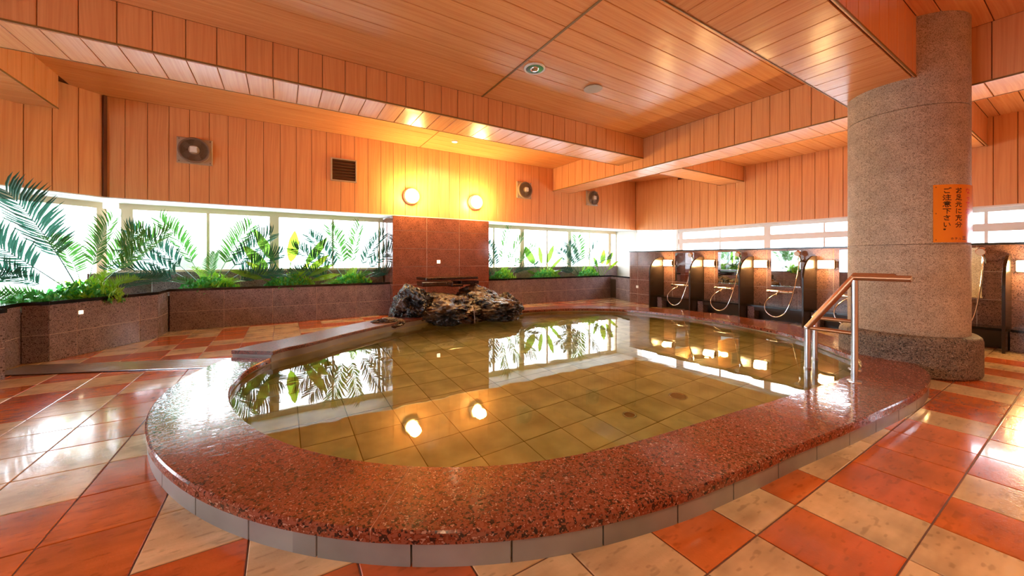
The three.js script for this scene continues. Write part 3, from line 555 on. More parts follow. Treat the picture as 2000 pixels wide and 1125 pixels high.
// ---------------------------------------------------------------- handrails into the bath
function handrail(x, d0, d1, dEnd, yTop, yLow, label) {
  const t = thing('handrail', label, 'handrail', V(x, 0, 0), 0, 'pair of handrails at the bath steps'), P = (y, d) => V(0, y, d), r = 0.019;
  mesh('tall_post', bar(P(HC - 0.002, d0), P(yTop - 0.02, d0), r, 16), M.steel, t);
  mesh('short_post', bar(P(BOTTOM, d1), P(yLow - 0.005, d1), r, 16), M.steel, t);
  mesh('collar', new THREE.CylinderGeometry(0.023, 0.023, 0.02, 16).translate(0, 0.14, -d1), M.chrome, t);
  const a = P(yTop, d0), b = P(yLow, d1);
  mesh('sloping_rail', bar(a, b, 0.021, 16), M.railWood, t);
  mesh('top_rail', bar(a, P(yTop, dEnd), 0.021, 16), M.railWood, t);
  mesh('elbow', new THREE.SphereGeometry(0.022, 16, 12).translate(a.x, a.y, a.z), M.railWood, t);
  mesh('end_elbow', new THREE.SphereGeometry(0.0215, 16, 12).translate(b.x, b.y, b.z), M.steel, t);
  mesh('middle_rail', bar(P(yLow, d1), P(yLow, d0), 0.014, 12), M.railWood, t);
  const flange = new THREE.CylinderGeometry(0.04, 0.042, 0.008, 24).translate(0, HC + 0.004, -d0); mesh('flange', flange, M.steel, t);
}
handrail(3.35, 0.907, 1.17, 0.64, 0.83, 0.444, 'nearer of the two steel and wood handrails at the bath edge');
handrail(3.72, 1.004, 1.25, 0.79, 0.83, 0.478, 'farther of the two steel and wood handrails at the bath edge');

// ---------------------------------------------------------------- shower wall and places
const SX = 6.67;
const shower = struct('wall_shower'); shower.userData.label = 'chest-high brown granite shower wall with a dark coping'; shower.userData.category = 'wall';
mesh('core', boxXYD(SX + 0.02, SX + 0.16, 0, 1.115, BACK, 5.57), M.grout, shower);
cladding(shower, plane(V(SX, 0, 5.57), D1.clone().negate(), YUP), 6.3, 1.113, series(0.2, 0.4175), [0.2, 0.51, 0.82], M.showerStone);
cladding(shower, plane(V(SX + 0.16, 0, 5.59), X1.clone().negate(), YUP), 0.16, 1.113, [], [0.2, 0.51, 0.82], M.showerStone);
mesh('coping', boxXYD(SX - 0.006, SX + 0.17, 1.115, 1.137, BACK, 5.6), M.black, shower);
const panelShape = new THREE.Shape(); { const w = 0.44, h = 1.0, r = 0.34; panelShape.moveTo(0, 0); panelShape.lineTo(w, 0); panelShape.lineTo(w, h - r); panelShape.absellipse(w - 0.36, h - r, 0.36, r, 0, Math.PI / 2, false); panelShape.lineTo(0, h); panelShape.closePath(); }
const panelGeo = metreUV(new THREE.ExtrudeGeometry(panelShape, { depth: 0.018, bevelEnabled: true, bevelThickness: 0.003, bevelSize: 0.003, bevelSegments: 2, curveSegments: 16 }));
const warm = [1, 0.62, 0.22];
const lampGlow = glow(1, 0.72, 0.34, 9);
const ords = ['first', 'second', 'third', 'fourth', 'fifth', 'sixth', 'seventh'];
for (let k = 0; k < 6; k++) {
  const dp = 4.725 - 0.835 * k, o = ords[k], where = 'counting from the far corner';
  const p = mesh('shower_partition', panelGeo, M.panel); p.position.copy(V(SX - 0.003, 0, dp)); p.rotation.y = Math.PI; tag(p, `${o} dark arched partition board, ${where}`, 'partition', 'arched partitions between the shower places');
  const l = thing('shower_lamp', `${o} square glowing lamp box, ${where}`, 'lamp', V(SX - 0.045, 0.882, dp - 0.12), 0, 'square lamps of the shower places');
  const shade = mesh('shade', chamfBox(0.06, 0.115, 0.17, 0.006), lampGlow, l); mesh('back_plate', chamfBox(0.015, 0.13, 0.185, 0.003).clone().translate(0.036, 0, 0), M.bronze, l);
  mesh('side_bracket', box(0.06, 0.09, 0.008, 0, 0, 0.105), M.bronze, l);
  const pl = new THREE.PointLight(new THREE.Color().setRGB(...warm), 0.75); pl.name = 'shower_lamp_light'; pl.shadow.radius = 3; pl.position.copy(V(SX - 0.13, 0.882, dp - 0.12)); scene.add(pl);
  const m = thing('shower_mirror', `${o} rectangular wall mirror, ${where}`, 'mirror', V(SX - 0.004, 0.81, dp - 0.45), 0, 'mirrors of the shower places');
  mesh('glass', chamfBox(0.006, 0.55, 0.39, 0.002), M.mirror, m); mesh('bottom_ledge', box(0.02, 0.012, 0.4, -0.006, -0.28, 0), M.chrome, m);
  const x = thing('shower_mixer', `${o} chrome shower mixer with hose and hand shower, ${where}`, 'shower', V(SX, 0, dp), 0, 'shower mixers');
  const Q = (dx, y, dd) => V(-dx, y, dd);
  mesh('body', bar(Q(0.05, 0.45, -0.52), Q(0.05, 0.45, -0.26), 0.019), M.chrome, x);
  for (const s of [-0.52, -0.26]) { const kn = mesh('knob', bar(Q(0.05, 0.45, s), Q(0.05, 0.45, s + (s < -0.4 ? -0.045 : 0.045)), 0.025), M.chrome, x); mesh('lever', bar(Q(0.05, 0.45, s), Q(0.11, 0.463, s), 0.007, 8), M.chrome, kn); }
  for (const s of [-0.44, -0.34]) mesh('wall_union', bar(Q(0, 0.45, s), Q(0.05, 0.45, s), 0.016), M.chrome, x);
  mesh('spout', tube([Q(0.05, 0.445, -0.39), Q(0.09, 0.44, -0.39), Q(0.14, 0.42, -0.385), Q(0.15, 0.395, -0.385)], 0.011, 12), M.chrome, x);
  mesh('hose', tube([Q(0.06, 0.435, -0.4), Q(0.15, 0.4, -0.35), Q(0.27, 0.29, -0.29), Q(0.3, 0.17, -0.3), Q(0.3, 0.085, -0.41), Q(0.3, 0.13, -0.53), Q(0.28, 0.3, -0.61), Q(0.18, 0.62, -0.65), Q(0.09, 0.93, -0.665)], 0.0075, 64, 8), M.chrome, x);
  mesh('holder', merge([bar(Q(0, 0.93, -0.665), Q(0.07, 0.935, -0.665), 0.012), bar(Q(0.07, 0.91, -0.665), Q(0.075, 0.96, -0.665), 0.018)]), M.chrome, x);
  const hs = mesh('hand_shower', merge([tube([Q(0.08, 0.92, -0.665), Q(0.085, 0.99, -0.663), Q(0.12, 1.04, -0.655)], 0.012, 10), bar(Q(0.105, 1.05, -0.655), Q(0.15, 1.035, -0.65), 0.038, 20)]), M.chrome, x);
  mesh('spray_face', bar(Q(0.15, 1.035, -0.65), Q(0.154, 1.034, -0.65), 0.034, 20), M.white, hs);
  const c = thing('shower_counter', `${o} low dark counter below the mirror, ${where}`, 'counter', V(SX, 0, dp), 0, 'low counters of the shower places');
  mesh('top', chamfBox(0.26, 0.025, 0.8, 0.003).clone().translate(-0.132, 0.2175, 0.418), M.black, c);
  mesh('pier', chamfBox(0.22, 0.204, 0.1, 0.002).clone().translate(-0.115, 0.103, 0.06), M.brown, c);
  mesh('apron', chamfBox(0.02, 0.06, 0.7, 0.002).clone().translate(-0.225, 0.175, 0.46), M.panel, c);
  mesh('back_board', chamfBox(0.02, 0.204, 0.7, 0.002).clone().translate(-0.06, 0.103, 0.46), M.panel, c);
}

// ---------------------------------------------------------------- rocks and spout
const perlin = new ImprovedNoise();
const rockBrown = new THREE.Color().setRGB(0.085, 0.04, 0.016), rockBlack = new THREE.Color().setRGB(0.012, 0.013, 0.014), rockGrey = new THREE.Color().setRGB(0.16, 0.15, 0.145);
const rockMat = std({ vertexColors: true, roughness: 0.22, bumpMap: pebbleBump, bumpScale: 0.006 });
function rock(c, r, s, label) {   // a convex boulder cut by random planes, then roughened
  let z = s * 9973 + 7; const q = () => { z = (z * 1664525 + 1013904223) >>> 0; return z / 4294967296; };
  const cuts = Array.from({ length: 20 }, () => { const u = q() * 2 - 1, a = q() * 6.283, w = Math.sqrt(1 - u * u); return [w * Math.cos(a), u, w * Math.sin(a), 0.72 + 0.3 * q()]; });
  const g = new THREE.IcosahedronGeometry(1, 30), p = g.attributes.position, col = new Float32Array(p.count * 3), v = new THREE.Vector3(), k = new THREE.Color();
  const N = (x, y, z, f) => perlin.noise(x * f + s * 3.7, y * f + s * 1.3, z * f + s * 7.1);
  for (let i = 0; i < p.count; i++) {
    v.fromBufferAttribute(p, i); const { x, y, z } = v;
    let m = 1.15; for (const [a, b, e, d] of cuts) { const o = a * x + b * y + e * z; if (o > 0.05) m = Math.min(m, d / o); }
    m += 0.1 * N(x, y, z, 2.1) - 0.16 * Math.abs(N(x, y, z, 3.4)) - 0.08 * Math.abs(N(x, y, z, 7.7)) + 0.05 * N(x, y, z, 13) + 0.02 * N(x, y, z, 27) + 0.06;
    v.multiplyScalar(m); p.setXYZ(i, v.x * r[0], v.y * r[1], v.z * r[2]);
    const a = N(x, y, z, 2.2) + 0.6 * N(x, y, z, 7) + 0.3 * N(x, y, z, 18), b = N(x + 9, y, z, 3.1) + 0.5 * N(x, y, z, 13);
    k.copy(rockBlack).lerp(rockBrown, smooth(-0.2, 0.35, a + (s === 1 || s === 5 ? -0.35 : 0.12))).lerp(rockGrey, smooth(0.3, 0.6, b) * 0.8); col.set([k.r, k.g, k.b], i * 3);
  }
  g.setAttribute('color', new THREE.BufferAttribute(col, 3)); g.deleteAttribute('normal');
  const o = mesh('boulder', toCreasedNormals(metreUV(g), 0.35), rockMat); o.position.copy(V(...c)); return tag(o, label, 'rock', 'rocks of the hot spring inlet');
}
rock([1.66, 0.2, 5.3], [0.36, 0.36, 0.5], 1, 'tall dark rock at the left end of the rock pile, left of the waterfall');
rock([2.2, 0.14, 5.25], [0.56, 0.3, 0.7], 2, 'broad brown rock in the middle of the rock pile under the spout');
rock([2.78, 0.13, 5.2], [0.52, 0.31, 0.62], 3, 'brown overhanging rock right of the middle, water trickling over it');
rock([3.28, 0.1, 5.35], [0.26, 0.26, 0.28], 4, 'small rounded grey rock at the right end of the rock pile');
rock([2.0, 0.06, 4.83], [0.24, 0.2, 0.2], 5, 'small dark rock at the water line in front of the pile');
rock([2.85, 0.26, 5.7], [0.4, 0.27, 0.34], 6, 'wet pale-topped rock at the back right of the pile');
rock([1.15, 0.14, 4.75], [0.2, 0.07, 0.12], 7, 'low flat brown rock lying on the raised granite rim');
{
  const t = thing('spout_slabs', 'stacked dark stone slabs forming the spout on top of the rocks', 'spout', V(2.3, 0.5, 5.72));
  const slab = (w, h, d, x, y, dd, name, ry) => { const o = mesh(name, chamfBox(w, h, d, 0.008), M.spout ?? (M.spout = std({ map: brownGraniteMap, color: 0x6a5048, roughness: 0.2 })), t); o.position.copy(V(x, y, dd)); o.rotation.y = ry; };
  slab(0.95, 0.045, 0.42, 0.1, 0.14, 0.1, 'upper_slab', 0.05); slab(0.5, 0.07, 0.4, -0.16, 0.06, 0.02, 'left_slab', -0.1); slab(0.36, 0.06, 0.35, 0.42, 0.06, 0.1, 'right_slab', 0.12); slab(0.2, 0.04, 0.4, 0.14, 0.03, -0.02, 'channel', 0);
}

for (const [x, d, y, l] of [[2.28, 4.6, 0.3, 'thin trickle of water running off the middle rock'], [2.62, 4.66, 0.28, 'thin trickle of water at the right of the rock pile'], [1.78, 4.86, 0.3, 'thin trickle of water down the dark left rock']]) {
  const pts = [V(x, y, d + 0.16), V(x, y - 0.01, d + 0.04), V(x + 0.01, y - 0.08, d), V(x + 0.012, WATER - 0.01, d - 0.015)];
  tag(mesh('water_trickle', tube(pts, 0.009, 20, 8).scale(1, 1, 1), M.trickle ?? (M.trickle = phy({ color: 0xffffff, roughness: 0.1, transmission: 0.9, thickness: 0, ior: 1.333 }))), l, 'water');
}
// ---------------------------------------------------------------- fittings on the wall with the fans
function wallFan(x, label) {
  const t = thing('wall_fan', label, 'fan', V(x, 2.385, WALLD), 0, 'round ventilation fans on the wood wall');
  mesh('frame', chamfBox(0.37, 0.34, 0.03, 0.01).clone().translate(0, 0, 0.015), M.fan, t);
  mesh('ring', new THREE.TorusGeometry(0.155, 0.014, 8, 40).translate(0, 0, 0.075), M.fanDark, t);
  mesh('shroud', new THREE.CylinderGeometry(0.16, 0.165, 0.06, 40, 1, true).rotateX(Math.PI / 2).translate(0, 0, 0.05), M.fan, t);
  mesh('dark_disc', new THREE.CylinderGeometry(0.155, 0.155, 0.004, 40).rotateX(Math.PI / 2).translate(0, 0, 0.033), M.fanDark, t);
  const hub = mesh('hub', merge([new THREE.CylinderGeometry(0.052, 0.06, 0.035, 24).rotateX(Math.PI / 2).translate(0, 0, 0.1)]), M.fan, t);
  mesh('hub_cap', chamfBox(0.075, 0.075, 0.012, 0.01).clone().translate(0, 0, 0.122), M.white, hub);
  const wires = []; for (let k = 0; k < 40; k++) { const a = k / 40 * Math.PI * 2; wires.push(tube([new THREE.Vector3(Math.cos(a) * 0.05, Math.sin(a) * 0.05, 0.105), new THREE.Vector3(Math.cos(a) * 0.11, Math.sin(a) * 0.11, 0.1), new THREE.Vector3(Math.cos(a) * 0.157, Math.sin(a) * 0.157, 0.07)], 0.0018, 6, 4)); }
  for (const r of [0.08, 0.11, 0.135]) wires.push(new THREE.TorusGeometry(r, 0.002, 4, 36).translate(0, 0, 0.1 - (r > 0.12 ? 0.014 : 0)));
  mesh('wire_guard', merge(wires), M.fanDark, t).userData.kind = 'stuff';
  for (let k = 0; k < 5; k++) { const a = k / 5 * Math.PI * 2, b = mesh('blade', chamfBox(0.07, 0.1, 0.003, 0.001), M.fanDark, t); b.position.set(Math.cos(a) * 0.095, Math.sin(a) * 0.095, 0.06); b.rotation.set(0.4, 0, a - Math.PI / 2); }
  for (const [sx, sy] of [[-1, -1], [1, -1], [-1, 1], [1, 1]]) mesh('screw', new THREE.CylinderGeometry(0.008, 0.008, 0.006, 8).rotateX(Math.PI / 2).translate(sx * 0.16, sy * 0.145, 0.031), M.fanDark, t);
  return t;
}
wallFan(-0.99, 'large round fan in a square frame on the wood wall, left of the slatted vent');
wallFan(4.28, 'round wall fan just right of the two round lamps'); wallFan(6.2, 'rightmost round wall fan, close to the corner');
{
  const t = thing('slatted_vent', 'square brown louvred vent on the wood wall', 'vent', V(0.835, 2.365, WALLD));
  const W = 0.36, H = 0.34; for (const [w, h, x, y] of [[W, 0.02, 0, H / 2], [W, 0.02, 0, -H / 2], [0.02, H + 0.02, -W / 2, 0], [0.02, H + 0.02, W / 2, 0]]) mesh('frame_bar', chamfBox(w + 0.001, h, 0.03, 0.003).clone().translate(x, y, 0.015), M.fan, t);
  mesh('backing', box(W, H, 0.006, 0, 0, 0.003), M.woodCore, t);
  for (let k = 0; k < 7; k++) { const s = mesh('slat', chamfBox(W - 0.02, 0.04, 0.004, 0.001), M.bronze, t); s.position.set(0, -H / 2 + 0.03 + k * 0.047, 0.017); s.rotation.x = 0.7; }
}
const roundGlow = glow(1, 0.8, 0.36, 12);
for (const [x, y, l] of [[1.91, 2.045, 'left of the two glowing round wall lamps above the pilaster'], [3.15, 2.04, 'right of the two glowing round wall lamps above the pilaster']]) {
  const t = thing('wall_lamp', l, 'lamp', V(x, y, WALLD), 0, 'round lamps above the rock pile');
  mesh('rim', new THREE.CylinderGeometry(0.135, 0.135, 0.06, 40).rotateX(Math.PI / 2).translate(0, 0, 0.03), M.white, t);
  mesh('ring', new THREE.TorusGeometry(0.122, 0.012, 10, 40).translate(0, 0, 0.075), M.fan, t);
  const g = new THREE.SphereGeometry(0.112, 32, 16, 0, Math.PI * 2, 0, Math.PI / 2); g.rotateX(Math.PI / 2); g.scale(1, 1, 0.5); g.translate(0, 0, 0.075); mesh('globe', g, roundGlow, t);
  const p = new THREE.PointLight(new THREE.Color().setRGB(1, 0.66, 0.2), 2.2); p.name = 'round_lamp_light'; p.shadow.radius = 5; p.position.copy(V(x, y, WALLD - 0.26)); scene.add(p);
}
function downlight(x, d, lit, label, r = 0.075, power = 6, aim = 0) {
  const t = thing('ceiling_downlight', label, 'lamp', V(x, CEIL, d));
  mesh('ring', new THREE.TorusGeometry(r, 0.012, 8, 36).rotateX(Math.PI / 2).translate(0, -0.006, 0), M.white, t);
  mesh('reflector', new THREE.CylinderGeometry(r * 0.95, r * 0.6, 0.012, 32).rotateX(Math.PI).translate(0, -0.006, 0), lit ? glow(1, 0.75, 0.4, 10) : M.chrome, t);
  if (!lit) mesh('bulb', new THREE.SphereGeometry(r * 0.45, 16, 8).scale(1, 0.5, 1).translate(0, -0.012, 0), M.chrome, t);
  else { const s = new THREE.SpotLight(new THREE.Color().setRGB(1, 0.74, 0.44), power, 0, 1.15, 0.6); s.name = 'downlight_light'; s.shadow.radius = 3; s.position.copy(V(x, CEIL - 0.03, d)); s.target.position.copy(V(x, 0, d + aim)); scene.add(s, s.target); }
}
downlight(2.23, 3.08, false, 'unlit chrome downlight in the ceiling between the two long beams', 0.1);
tag(mesh('ceiling_disc', new THREE.CylinderGeometry(0.1, 0.105, 0.014, 32).translate(0, -0.007, 0), M.fan), 'flat grey-beige round cover plate on the ceiling right of the downlight', 'cover').position.copy(V(3.066, CEIL, 3.09));
downlight(2.467, 5.68, true, 'small glowing downlight in the ceiling above the rock pile', 0.045, 5, 0.25);
for (const [x, d, k] of [[-1.0, -0.7, 'left'], [1.1, -0.7, 'middle'], [3.2, -0.7, 'right'], [-1, -2.4, 'rear left'], [1.6, -2.4, 'rear middle'], [4.2, -2.4, 'rear right']]) downlight(x, d, true, 'glowing downlight in the ceiling behind the camera, ' + k, 0.06, k.includes('left') ? 1.2 : k.includes('right') ? 4.4 : 2.2);
// small square plates
for (const [x, y, d, ry, m, l] of [[2.42, 0.912, WALLD - 0.004, 0, glow(1, 0.8, 0.5, 2.2), 'small glowing square light on the granite pilaster'], [6.664, 0.355, 5.377, Math.PI / 2, M.white, 'small white square plate low on the shower wall end'], [-1.72, 0.425, 5.325, 0.99, glow(1, 0.8, 0.5, 1.6), 'small glowing square light on the angled left planter']]) {
  const o = mesh('wall_plate', x < 0 ? chamfBox(0.036, 0.034, 0.008, 0.002) : chamfBox(0.06, 0.055, 0.008, 0.002), m); o.position.copy(V(x, y, d)); o.rotation.y = ry; tag(o, l, 'plate');
}
// ---------------------------------------------------------------- drain channel in the floor
{
  const a = [-0.4, 4.18], b = [-2.0, 4.86], L = Math.hypot(b[0] - a[0], b[1] - a[1]), e = new THREE.Vector3(b[0] - a[0], 0, -(b[1] - a[1])).normalize(), side = new THREE.Vector3().crossVectors(YUP, e);
  const t = thing('floor_drain', 'long steel floor drain channel from the bath rim to the left planter', 'drain'), m = plane(V(a[0], 0, a[1]), e, side);
  put(mesh('tray', box(L, 0.3, 0.003, L / 2, 0, 0.0015), M.black, t), m);
  for (let k = 0; k < 12; k++) put(mesh('slat', new THREE.CylinderGeometry(0.0095, 0.0095, L, 10).rotateZ(Math.PI / 2), M.steelRod ?? (M.steelRod = std({ color: 0xd4d7da, roughness: 0.2, metalness: 1 })), t), m, L / 2, -0.132 + k * 0.024, 0.006);
}

// ---------------------------------------------------------------- plants
// A palm frond: arching rachis along +y, bending towards +z, with leaflets on both sides. Returns one geometry.
function frondGeo(L, bend, pairs, leaf, s) {
  const pos = [], sp = (t) => { const a = bend * t * t; return [0, L * t * (1 - 0.25 * Math.abs(bend) * t * t), L * 0.62 * a * t]; };
  const tri = (...p) => p.forEach((v) => pos.push(v[0], v[1], v[2])), quad = (a, b, c, d) => { tri(a, b, c); tri(a, c, d); };
  let z = s * 7 + 1; const q = () => { z = (z * 1664525 + 1013904223) >>> 0; return z / 4294967296; };
  for (let k = 0; k < 16; k++) { const t0 = k / 16, t1 = (k + 1) / 16, a = sp(t0), b = sp(t1), w0 = 0.006 * (1 - 0.8 * t0), w1 = 0.006 * (1 - 0.8 * t1);   // stalk, three-sided
    const R = (p, w) => [[p[0] - w, p[1], p[2]], [p[0] + w, p[1], p[2]], [p[0], p[1], p[2] - w * 1.4]], r0 = R(a, w0), r1 = R(b, w1); for (let j = 0; j < 3; j++) quad(r0[j], r0[(j + 1) % 3], r1[(j + 1) % 3], r1[j]); }
  for (let k = 0; k < pairs; k++) for (const side of [-1, 1]) {
    const t = 0.42 + 0.58 * (k + 0.5 * q()) / pairs, p = sp(t), p2 = sp(Math.min(1, t + 0.02)), dir = [0, p2[1] - p[1], p2[2] - p[2]], dl = Math.hypot(...dir) || 1; dir[1] /= dl; dir[2] /= dl;
    const len = leaf * (0.45 + 0.9 * Math.sin(Math.PI * (0.12 + 0.78 * (k / pairs)))) * (0.9 + 0.25 * q()), up = 0.55 + 0.5 * (k / pairs), w = 0.0118, droop = 0.25 + 0.25 * q();
    const A = (u) => [side * len * u * Math.cos(up * 0.75), p[1] + dir[1] * len * u * Math.sin(up), p[2] + dir[2] * len * u * Math.sin(up) + len * (0.18 * u - droop * u * u) ];
    const B = (u, o) => { const c = A(u); return [c[0] - side * dir[2] * 0, c[1] + dir[1] * o, c[2] + dir[2] * o + Math.abs(o) * 0.35]; };
    const st = [0, 0.35, 0.7, 1], ws = [w * 0.5, w, w * 0.75, 0];
    for (let j = 0; j < 3; j++) { quad(B(st[j], -ws[j]), A(st[j]), A(st[j + 1]), B(st[j + 1], -ws[j + 1])); quad(A(st[j]), B(st[j], ws[j]), B(st[j + 1], ws[j + 1]), A(st[j + 1])); }
  }
  const g = new THREE.BufferGeometry(); g.setAttribute('position', new THREE.BufferAttribute(new Float32Array(pos), 3)); g.computeVertexNormals(); return g;
}
// A paddle leaf with a stalk: grows along +y, bends towards +z.
function paddleGeo(L, W, stalk, bend) {
  const pos = [], tri = (...p) => p.forEach((v) => pos.push(...v)), quad = (a, b, c, d) => { tri(a, b, c); tri(a, c, d); }, T = stalk + L;
  const sp = (y) => { const t = y / T; return [0, y * (1 - 0.2 * Math.abs(bend) * t * t), bend * T * 0.6 * t * t * t]; }, nu = 12;
  for (let k = 0; k < 8; k++) { const a = sp(stalk * k / 8), b = sp(stalk * (k + 1) / 8), w = 0.007; for (const [x0, z0, x1, z1] of [[-w, 0, w, 0], [w, 0, 0, -w], [0, -w, -w, 0]]) quad([x0, a[1], a[2] + z0], [x1, a[1], a[2] + z1], [x1, b[1], b[2] + z1], [x0, b[1], b[2] + z0]); }
  const P = (u, v) => { const y = stalk + L * u, c = sp(y), w = W / 2 * Math.pow(Math.sin(Math.PI * Math.pow(u, 0.85)), 0.7) * (u > 0.999 ? 0 : 1); return [v * w, c[1], c[2] + Math.abs(v) * w * 0.35 + 0.006 * Math.sin(u * 18 + v * 2)]; };
  for (let k = 0; k < nu; k++) for (let j = 0; j < 6; j++) { const u0 = k / nu, u1 = (k + 1) / nu, v0 = -1 + j / 3, v1 = -1 + (j + 1) / 3; quad(P(u0, v0), P(u0, v1), P(u1, v1), P(u1, v0)); }
  const g = new THREE.BufferGeometry(); g.setAttribute('position', new THREE.BufferAttribute(new Float32Array(pos), 3)); g.computeVertexNormals(); return g;
}
const fronds = [frondGeo(1, 0.16, 26, 0.2, 1), frondGeo(1, 0.36, 26, 0.2, 2), frondGeo(1, 0.75, 24, 0.2, 3)];
const camAz = (x, d) => Math.atan2(-d, -x);
function palm(x, d, y, list, label, mats) {   // list: [azimuth in the picture plane (degrees from up, + = right), lean towards the camera, length, bend kind]
  const t = thing('palm_plant', label, 'plant', V(x, y, d), 0, 'palms in the planters');
  for (const [az, lean, L, kind, mi] of list) {
    const o = mesh('frond', fronds[kind], mats[mi ?? 0], t); o.scale.setScalar(L);
    // local: +y grows, +z droop direction. Turn about the view line: roll right by az, lean to the camera
    const a = az * Math.PI / 180, side = Math.sign(az) || 1, fwd = new THREE.Vector3(x, 0, -d).normalize(), right = x < -1.5 ? new THREE.Vector3(0.86, 0, -0.5) : X1;
    const grow = new THREE.Vector3().addScaledVector(right, Math.sin(a)).addScaledVector(YUP, Math.cos(a)).addScaledVector(fwd, -lean).normalize();
    const droop = new THREE.Vector3().addScaledVector(right, side * Math.cos(a) * 0.7).addScaledVector(YUP, -Math.abs(Math.sin(a)) * 0.7).addScaledVector(fwd, -0.55 - 0.3 * lean); droop.addScaledVector(grow, -droop.dot(grow)).normalize();
    const xx = new THREE.Vector3().crossVectors(grow, droop); o.quaternion.setFromRotationMatrix(new THREE.Matrix4().makeBasis(xx, grow, droop));
  }
  mesh('stem_base', new THREE.CylinderGeometry(0.014, 0.022, 0.16, 8).translate(0, 0.06, 0), M.stem, t);
  return t;
}
const paddles = [paddleGeo(0.46, 0.15, 0.4, 0.1), paddleGeo(0.46, 0.115, 0.4, 0.2), paddleGeo(0.46, 0.09, 0.36, 0.35)];
function broad(x, d, y, list, label, mats, sc = 1) {
  const t = thing('broadleaf_plant', label, 'plant', V(x, y, d), 0, 'broad-leaved plants in the planters');
  for (const [az, lean, L, kind, mi] of list) {
    const o = mesh('leaf', paddles[kind], mats[mi ?? 0], t); o.scale.setScalar(L * sc);
    const a = az * Math.PI / 180, side = Math.sign(az) || 1, fwd = new THREE.Vector3(x, 0, -d).normalize(), right = x < -1.5 ? new THREE.Vector3(0.86, 0, -0.5) : X1;
    const grow = new THREE.Vector3().addScaledVector(right, Math.sin(a)).addScaledVector(YUP, Math.cos(a)).addScaledVector(fwd, -lean).normalize();
    const droop = new THREE.Vector3().addScaledVector(right, side * Math.cos(a) * 0.4).addScaledVector(YUP, -Math.abs(Math.sin(a)) * 0.4).addScaledVector(fwd, -1); droop.addScaledVector(grow, -droop.dot(grow)).normalize();
    o.quaternion.setFromRotationMatrix(new THREE.Matrix4().makeBasis(new THREE.Vector3().crossVectors(grow, droop), grow, droop));
  }
  return t;
}
const PM = [M.leafDark, M.leafPalm, M.leafPalm2];
palm(-1.84, 5.78, 0.5, [[-72, 0.1, 0.72, 1, 1], [-56, 0.05, 0.9, 0, 0], [-42, 0.05, 1.22, 0, 0], [-20, 0.15, 1.3, 0, 0], [-8, 0.3, 0.85, 1, 1], [8, 0.1, 0.95, 0, 1], [24, 0.2, 0.95, 0, 1], [36, 0.1, 1.05, 0, 1], [60, 0.3, 0.72, 1, 0], [48, 0.5, 0.55, 1, 2], [20, 0.5, 0.5, 1, 2], [-25, 0.5, 0.4, 1, 2]], 'largest palm, in the angled left planter in front of the window corner', PM);
palm(-2.62, 5.2, 0.5, [[48, 0.1, 0.66, 1, 0], [72, 0.1, 0.62, 1, 1], [-30, 0.1, 0.9, 0, 0]], 'palm cut off by the left edge of the picture, only leaf tips showing', PM);
palm(-0.9, 6.72, 0.47, [[-60, 0.1, 1.1, 1, 0], [-50, 0.1, 1.1, 0, 0], [-38, 0.1, 1.2, 0, 0], [-22, 0.15, 1.16, 0, 1], [2, 0.1, 0.6, 0, 1], [22, 0.15, 1.16, 0, 1], [36, 0.1, 1.2, 0, 0], [52, 0.1, 1.1, 0, 0], [62, 0.15, 1.05, 1, 0], [50, 0.4, 0.5, 1, 2], [-50, 0.4, 0.5, 1, 1], [-14, 0.4, 0.5, 1, 2]], 'palm in front of the left window pane, second from the left', PM);
palm(0.98, 6.72, 0.47, [[-60, 0.1, 1.0, 1, 0], [-46, 0.1, 1.1, 0, 0], [-30, 0.1, 1.1, 0, 0], [-12, 0.15, 1.1, 0, 1], [4, 0.1, 1.1, 0, 1], [26, 0.1, 1.1, 0, 0], [42, 0.1, 1.15, 0, 0], [60, 0.15, 1.0, 1, 0], [-60, 0.4, 0.5, 1, 2], [40, 0.4, 0.5, 1, 1], [0, 0.4, 0.45, 1, 2]], 'palm just left of the granite pilaster', PM);
palm(3.98, 6.75, 0.47, [[-36, 0.1, 1.0, 0, 0], [4, 0.1, 1.14, 0, 1], [24, 0.1, 1.1, 0, 1], [44, 0.15, 1.1, 0, 1], [58, 0.15, 0.95, 1, 0], [-56, 0.2, 0.8, 1, 0], [-16, 0.1, 0.95, 0, 0], [20, 0.4, 0.5, 1, 2]], 'palm just right of the granite pilaster', PM);
palm(6.3, 6.75, 0.47, [[-60, 0.1, 0.95, 1, 0], [-40, 0.1, 1.1, 0, 0], [-22, 0.1, 1.05, 0, 0], [-4, 0.1, 1.1, 0, 1], [24, 0.1, 1.1, 0, 0], [48, 0.15, 1.0, 1, 0], [10, 0.4, 0.5, 1, 2]], 'feathery palm at the right end of the right planter', PM);
const BM = [M.leafBroad, M.leafBroad2];
broad(0.08, 6.7, 0.47, [[4, 0.15, 1.2, 0, 0], [-22, 0.1, 1.35, 1, 1], [-38, 0.15, 1.15, 0, 1], [-46, 0.25, 0.95, 1, 0], [-60, 0.15, 1.15, 2, 1], [30, 0.1, 1.3, 1, 1], [42, 0.2, 1.05, 1, 0], [52, 0.2, 1.1, 2, 1], [30, 0.35, 0.75, 1, 0], [66, 0.15, 1.1, 2, 0]], 'bright green broad-leaved plant in front of the wide window mullion', BM, 0.94);
broad(5.1, 6.75, 0.47, [[-30, 0.1, 1.2, 0, 1], [-2, 0.2, 1.15, 2, 1], [18, 0.3, 1.1, 1, 1], [42, 0.3, 0.95, 2, 1], [-52, 0.3, 0.9, 2, 1], [62, 0.4, 0.7, 2, 1]], 'dull green broad-leaved plant in the middle of the right planter', [M.leafPalm, M.leafBroad2], 0.95);
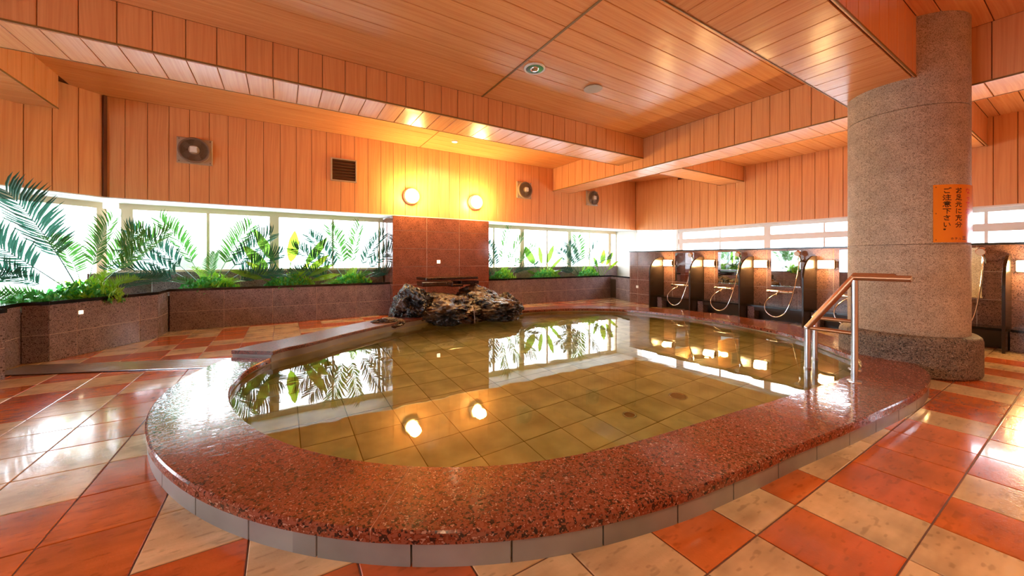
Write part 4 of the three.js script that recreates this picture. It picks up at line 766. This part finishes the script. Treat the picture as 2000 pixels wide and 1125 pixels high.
broad(6.95, 6.75, 0.47, [[8, 0.2, 1.0, 0, 0], [30, 0.3, 1.0, 1, 0], [-18, 0.2, 1.0, 2, 1], [50, 0.3, 0.9, 2, 0], [-40, 0.3, 0.7, 1, 1]], 'yellow-green broad-leaved plant nearest the shower wall', BM, 0.9);
// low foliage round the stems
function clump(x, d, rx, h, n, label, kind) {
  const pos = [], lp = [];
  for (let k = 0; k < n; k++) {
    const a = rr(0, Math.PI * 2), r = Math.sqrt(rnd()), cx = Math.cos(a) * r * rx, cz = Math.sin(a) * r * 0.16, cy = h * (1 - r * r * 0.75) * rr(0.25, 1), s = kind ? rr(0.05, 0.11) : rr(0.03, 0.055);
    const q = new THREE.Quaternion().setFromEuler(new THREE.Euler(rr(-0.6, 1.1), rr(0, 6.28), rr(-0.6, 0.6))), w = kind ? 0.16 : 0.55;
    const pts = [[0, 0, 0], [-w, 0.45, 0.12], [0, 0.5, 0], [w, 0.45, 0.12], [0, 1, -0.15]].map((p) => new THREE.Vector3(...p).multiplyScalar(s).applyQuaternion(q).add(new THREE.Vector3(cx, cy, cz)));
    for (const [i, j, m] of [[0, 2, 1], [0, 3, 2], [1, 2, 4], [2, 3, 4]]) pos.push(...pts[i].toArray(), ...pts[j].toArray(), ...pts[m].toArray());
  }
  const g = new THREE.BufferGeometry(); g.setAttribute('position', new THREE.BufferAttribute(new Float32Array(pos), 3)); g.computeVertexNormals();
  const o = mesh(kind ? 'fern_clump' : 'ivy_clump', g, kind ? M.fern : M.ivy); o.position.copy(V(x, 0.45, d)); return tag(o, label, 'foliage', 'low foliage in the planters');
}
const spots = [[-1.82, 5.62, 0.32, 'the largest palm in the left corner'], [-0.9, 6.62, 0.34, 'the second palm from the left'], [0.08, 6.62, 0.36, 'the bright broad-leaved plant'], [0.98, 6.62, 0.34, 'the palm left of the pilaster'], [3.95, 6.62, 0.34, 'the palm right of the pilaster'], [5.1, 6.62, 0.42, 'the broad-leaved plant in the right planter'], [6.4, 6.62, 0.36, 'the feathery palm in the right planter']];
for (const [x, d, r, w] of spots) { clump(x, d, r, 0.26, 520, 'dark green ivy at the foot of ' + w, 0); clump(x + 0.08, d + 0.04, r * 0.8, 0.3, 300, 'yellow-green fern tuft at the foot of ' + w, 1); }
clump(-2.02, 5.32, 0.22, 0.2, 300, 'pale ivy at the left end of the angled planter', 0);
// granite upstand in the left corner behind the plants
cladding(planterL, plane(V(-2.05, 0.4, 6.5), new THREE.Vector3(0.5, 0, -0.4), YUP), 0.64, 0.375, [], [], M.brown);

scene.traverse((o) => { if (o.isMesh) { o.castShadow = true; o.receiveShadow = true; } });
renderer.render(scene, camera);
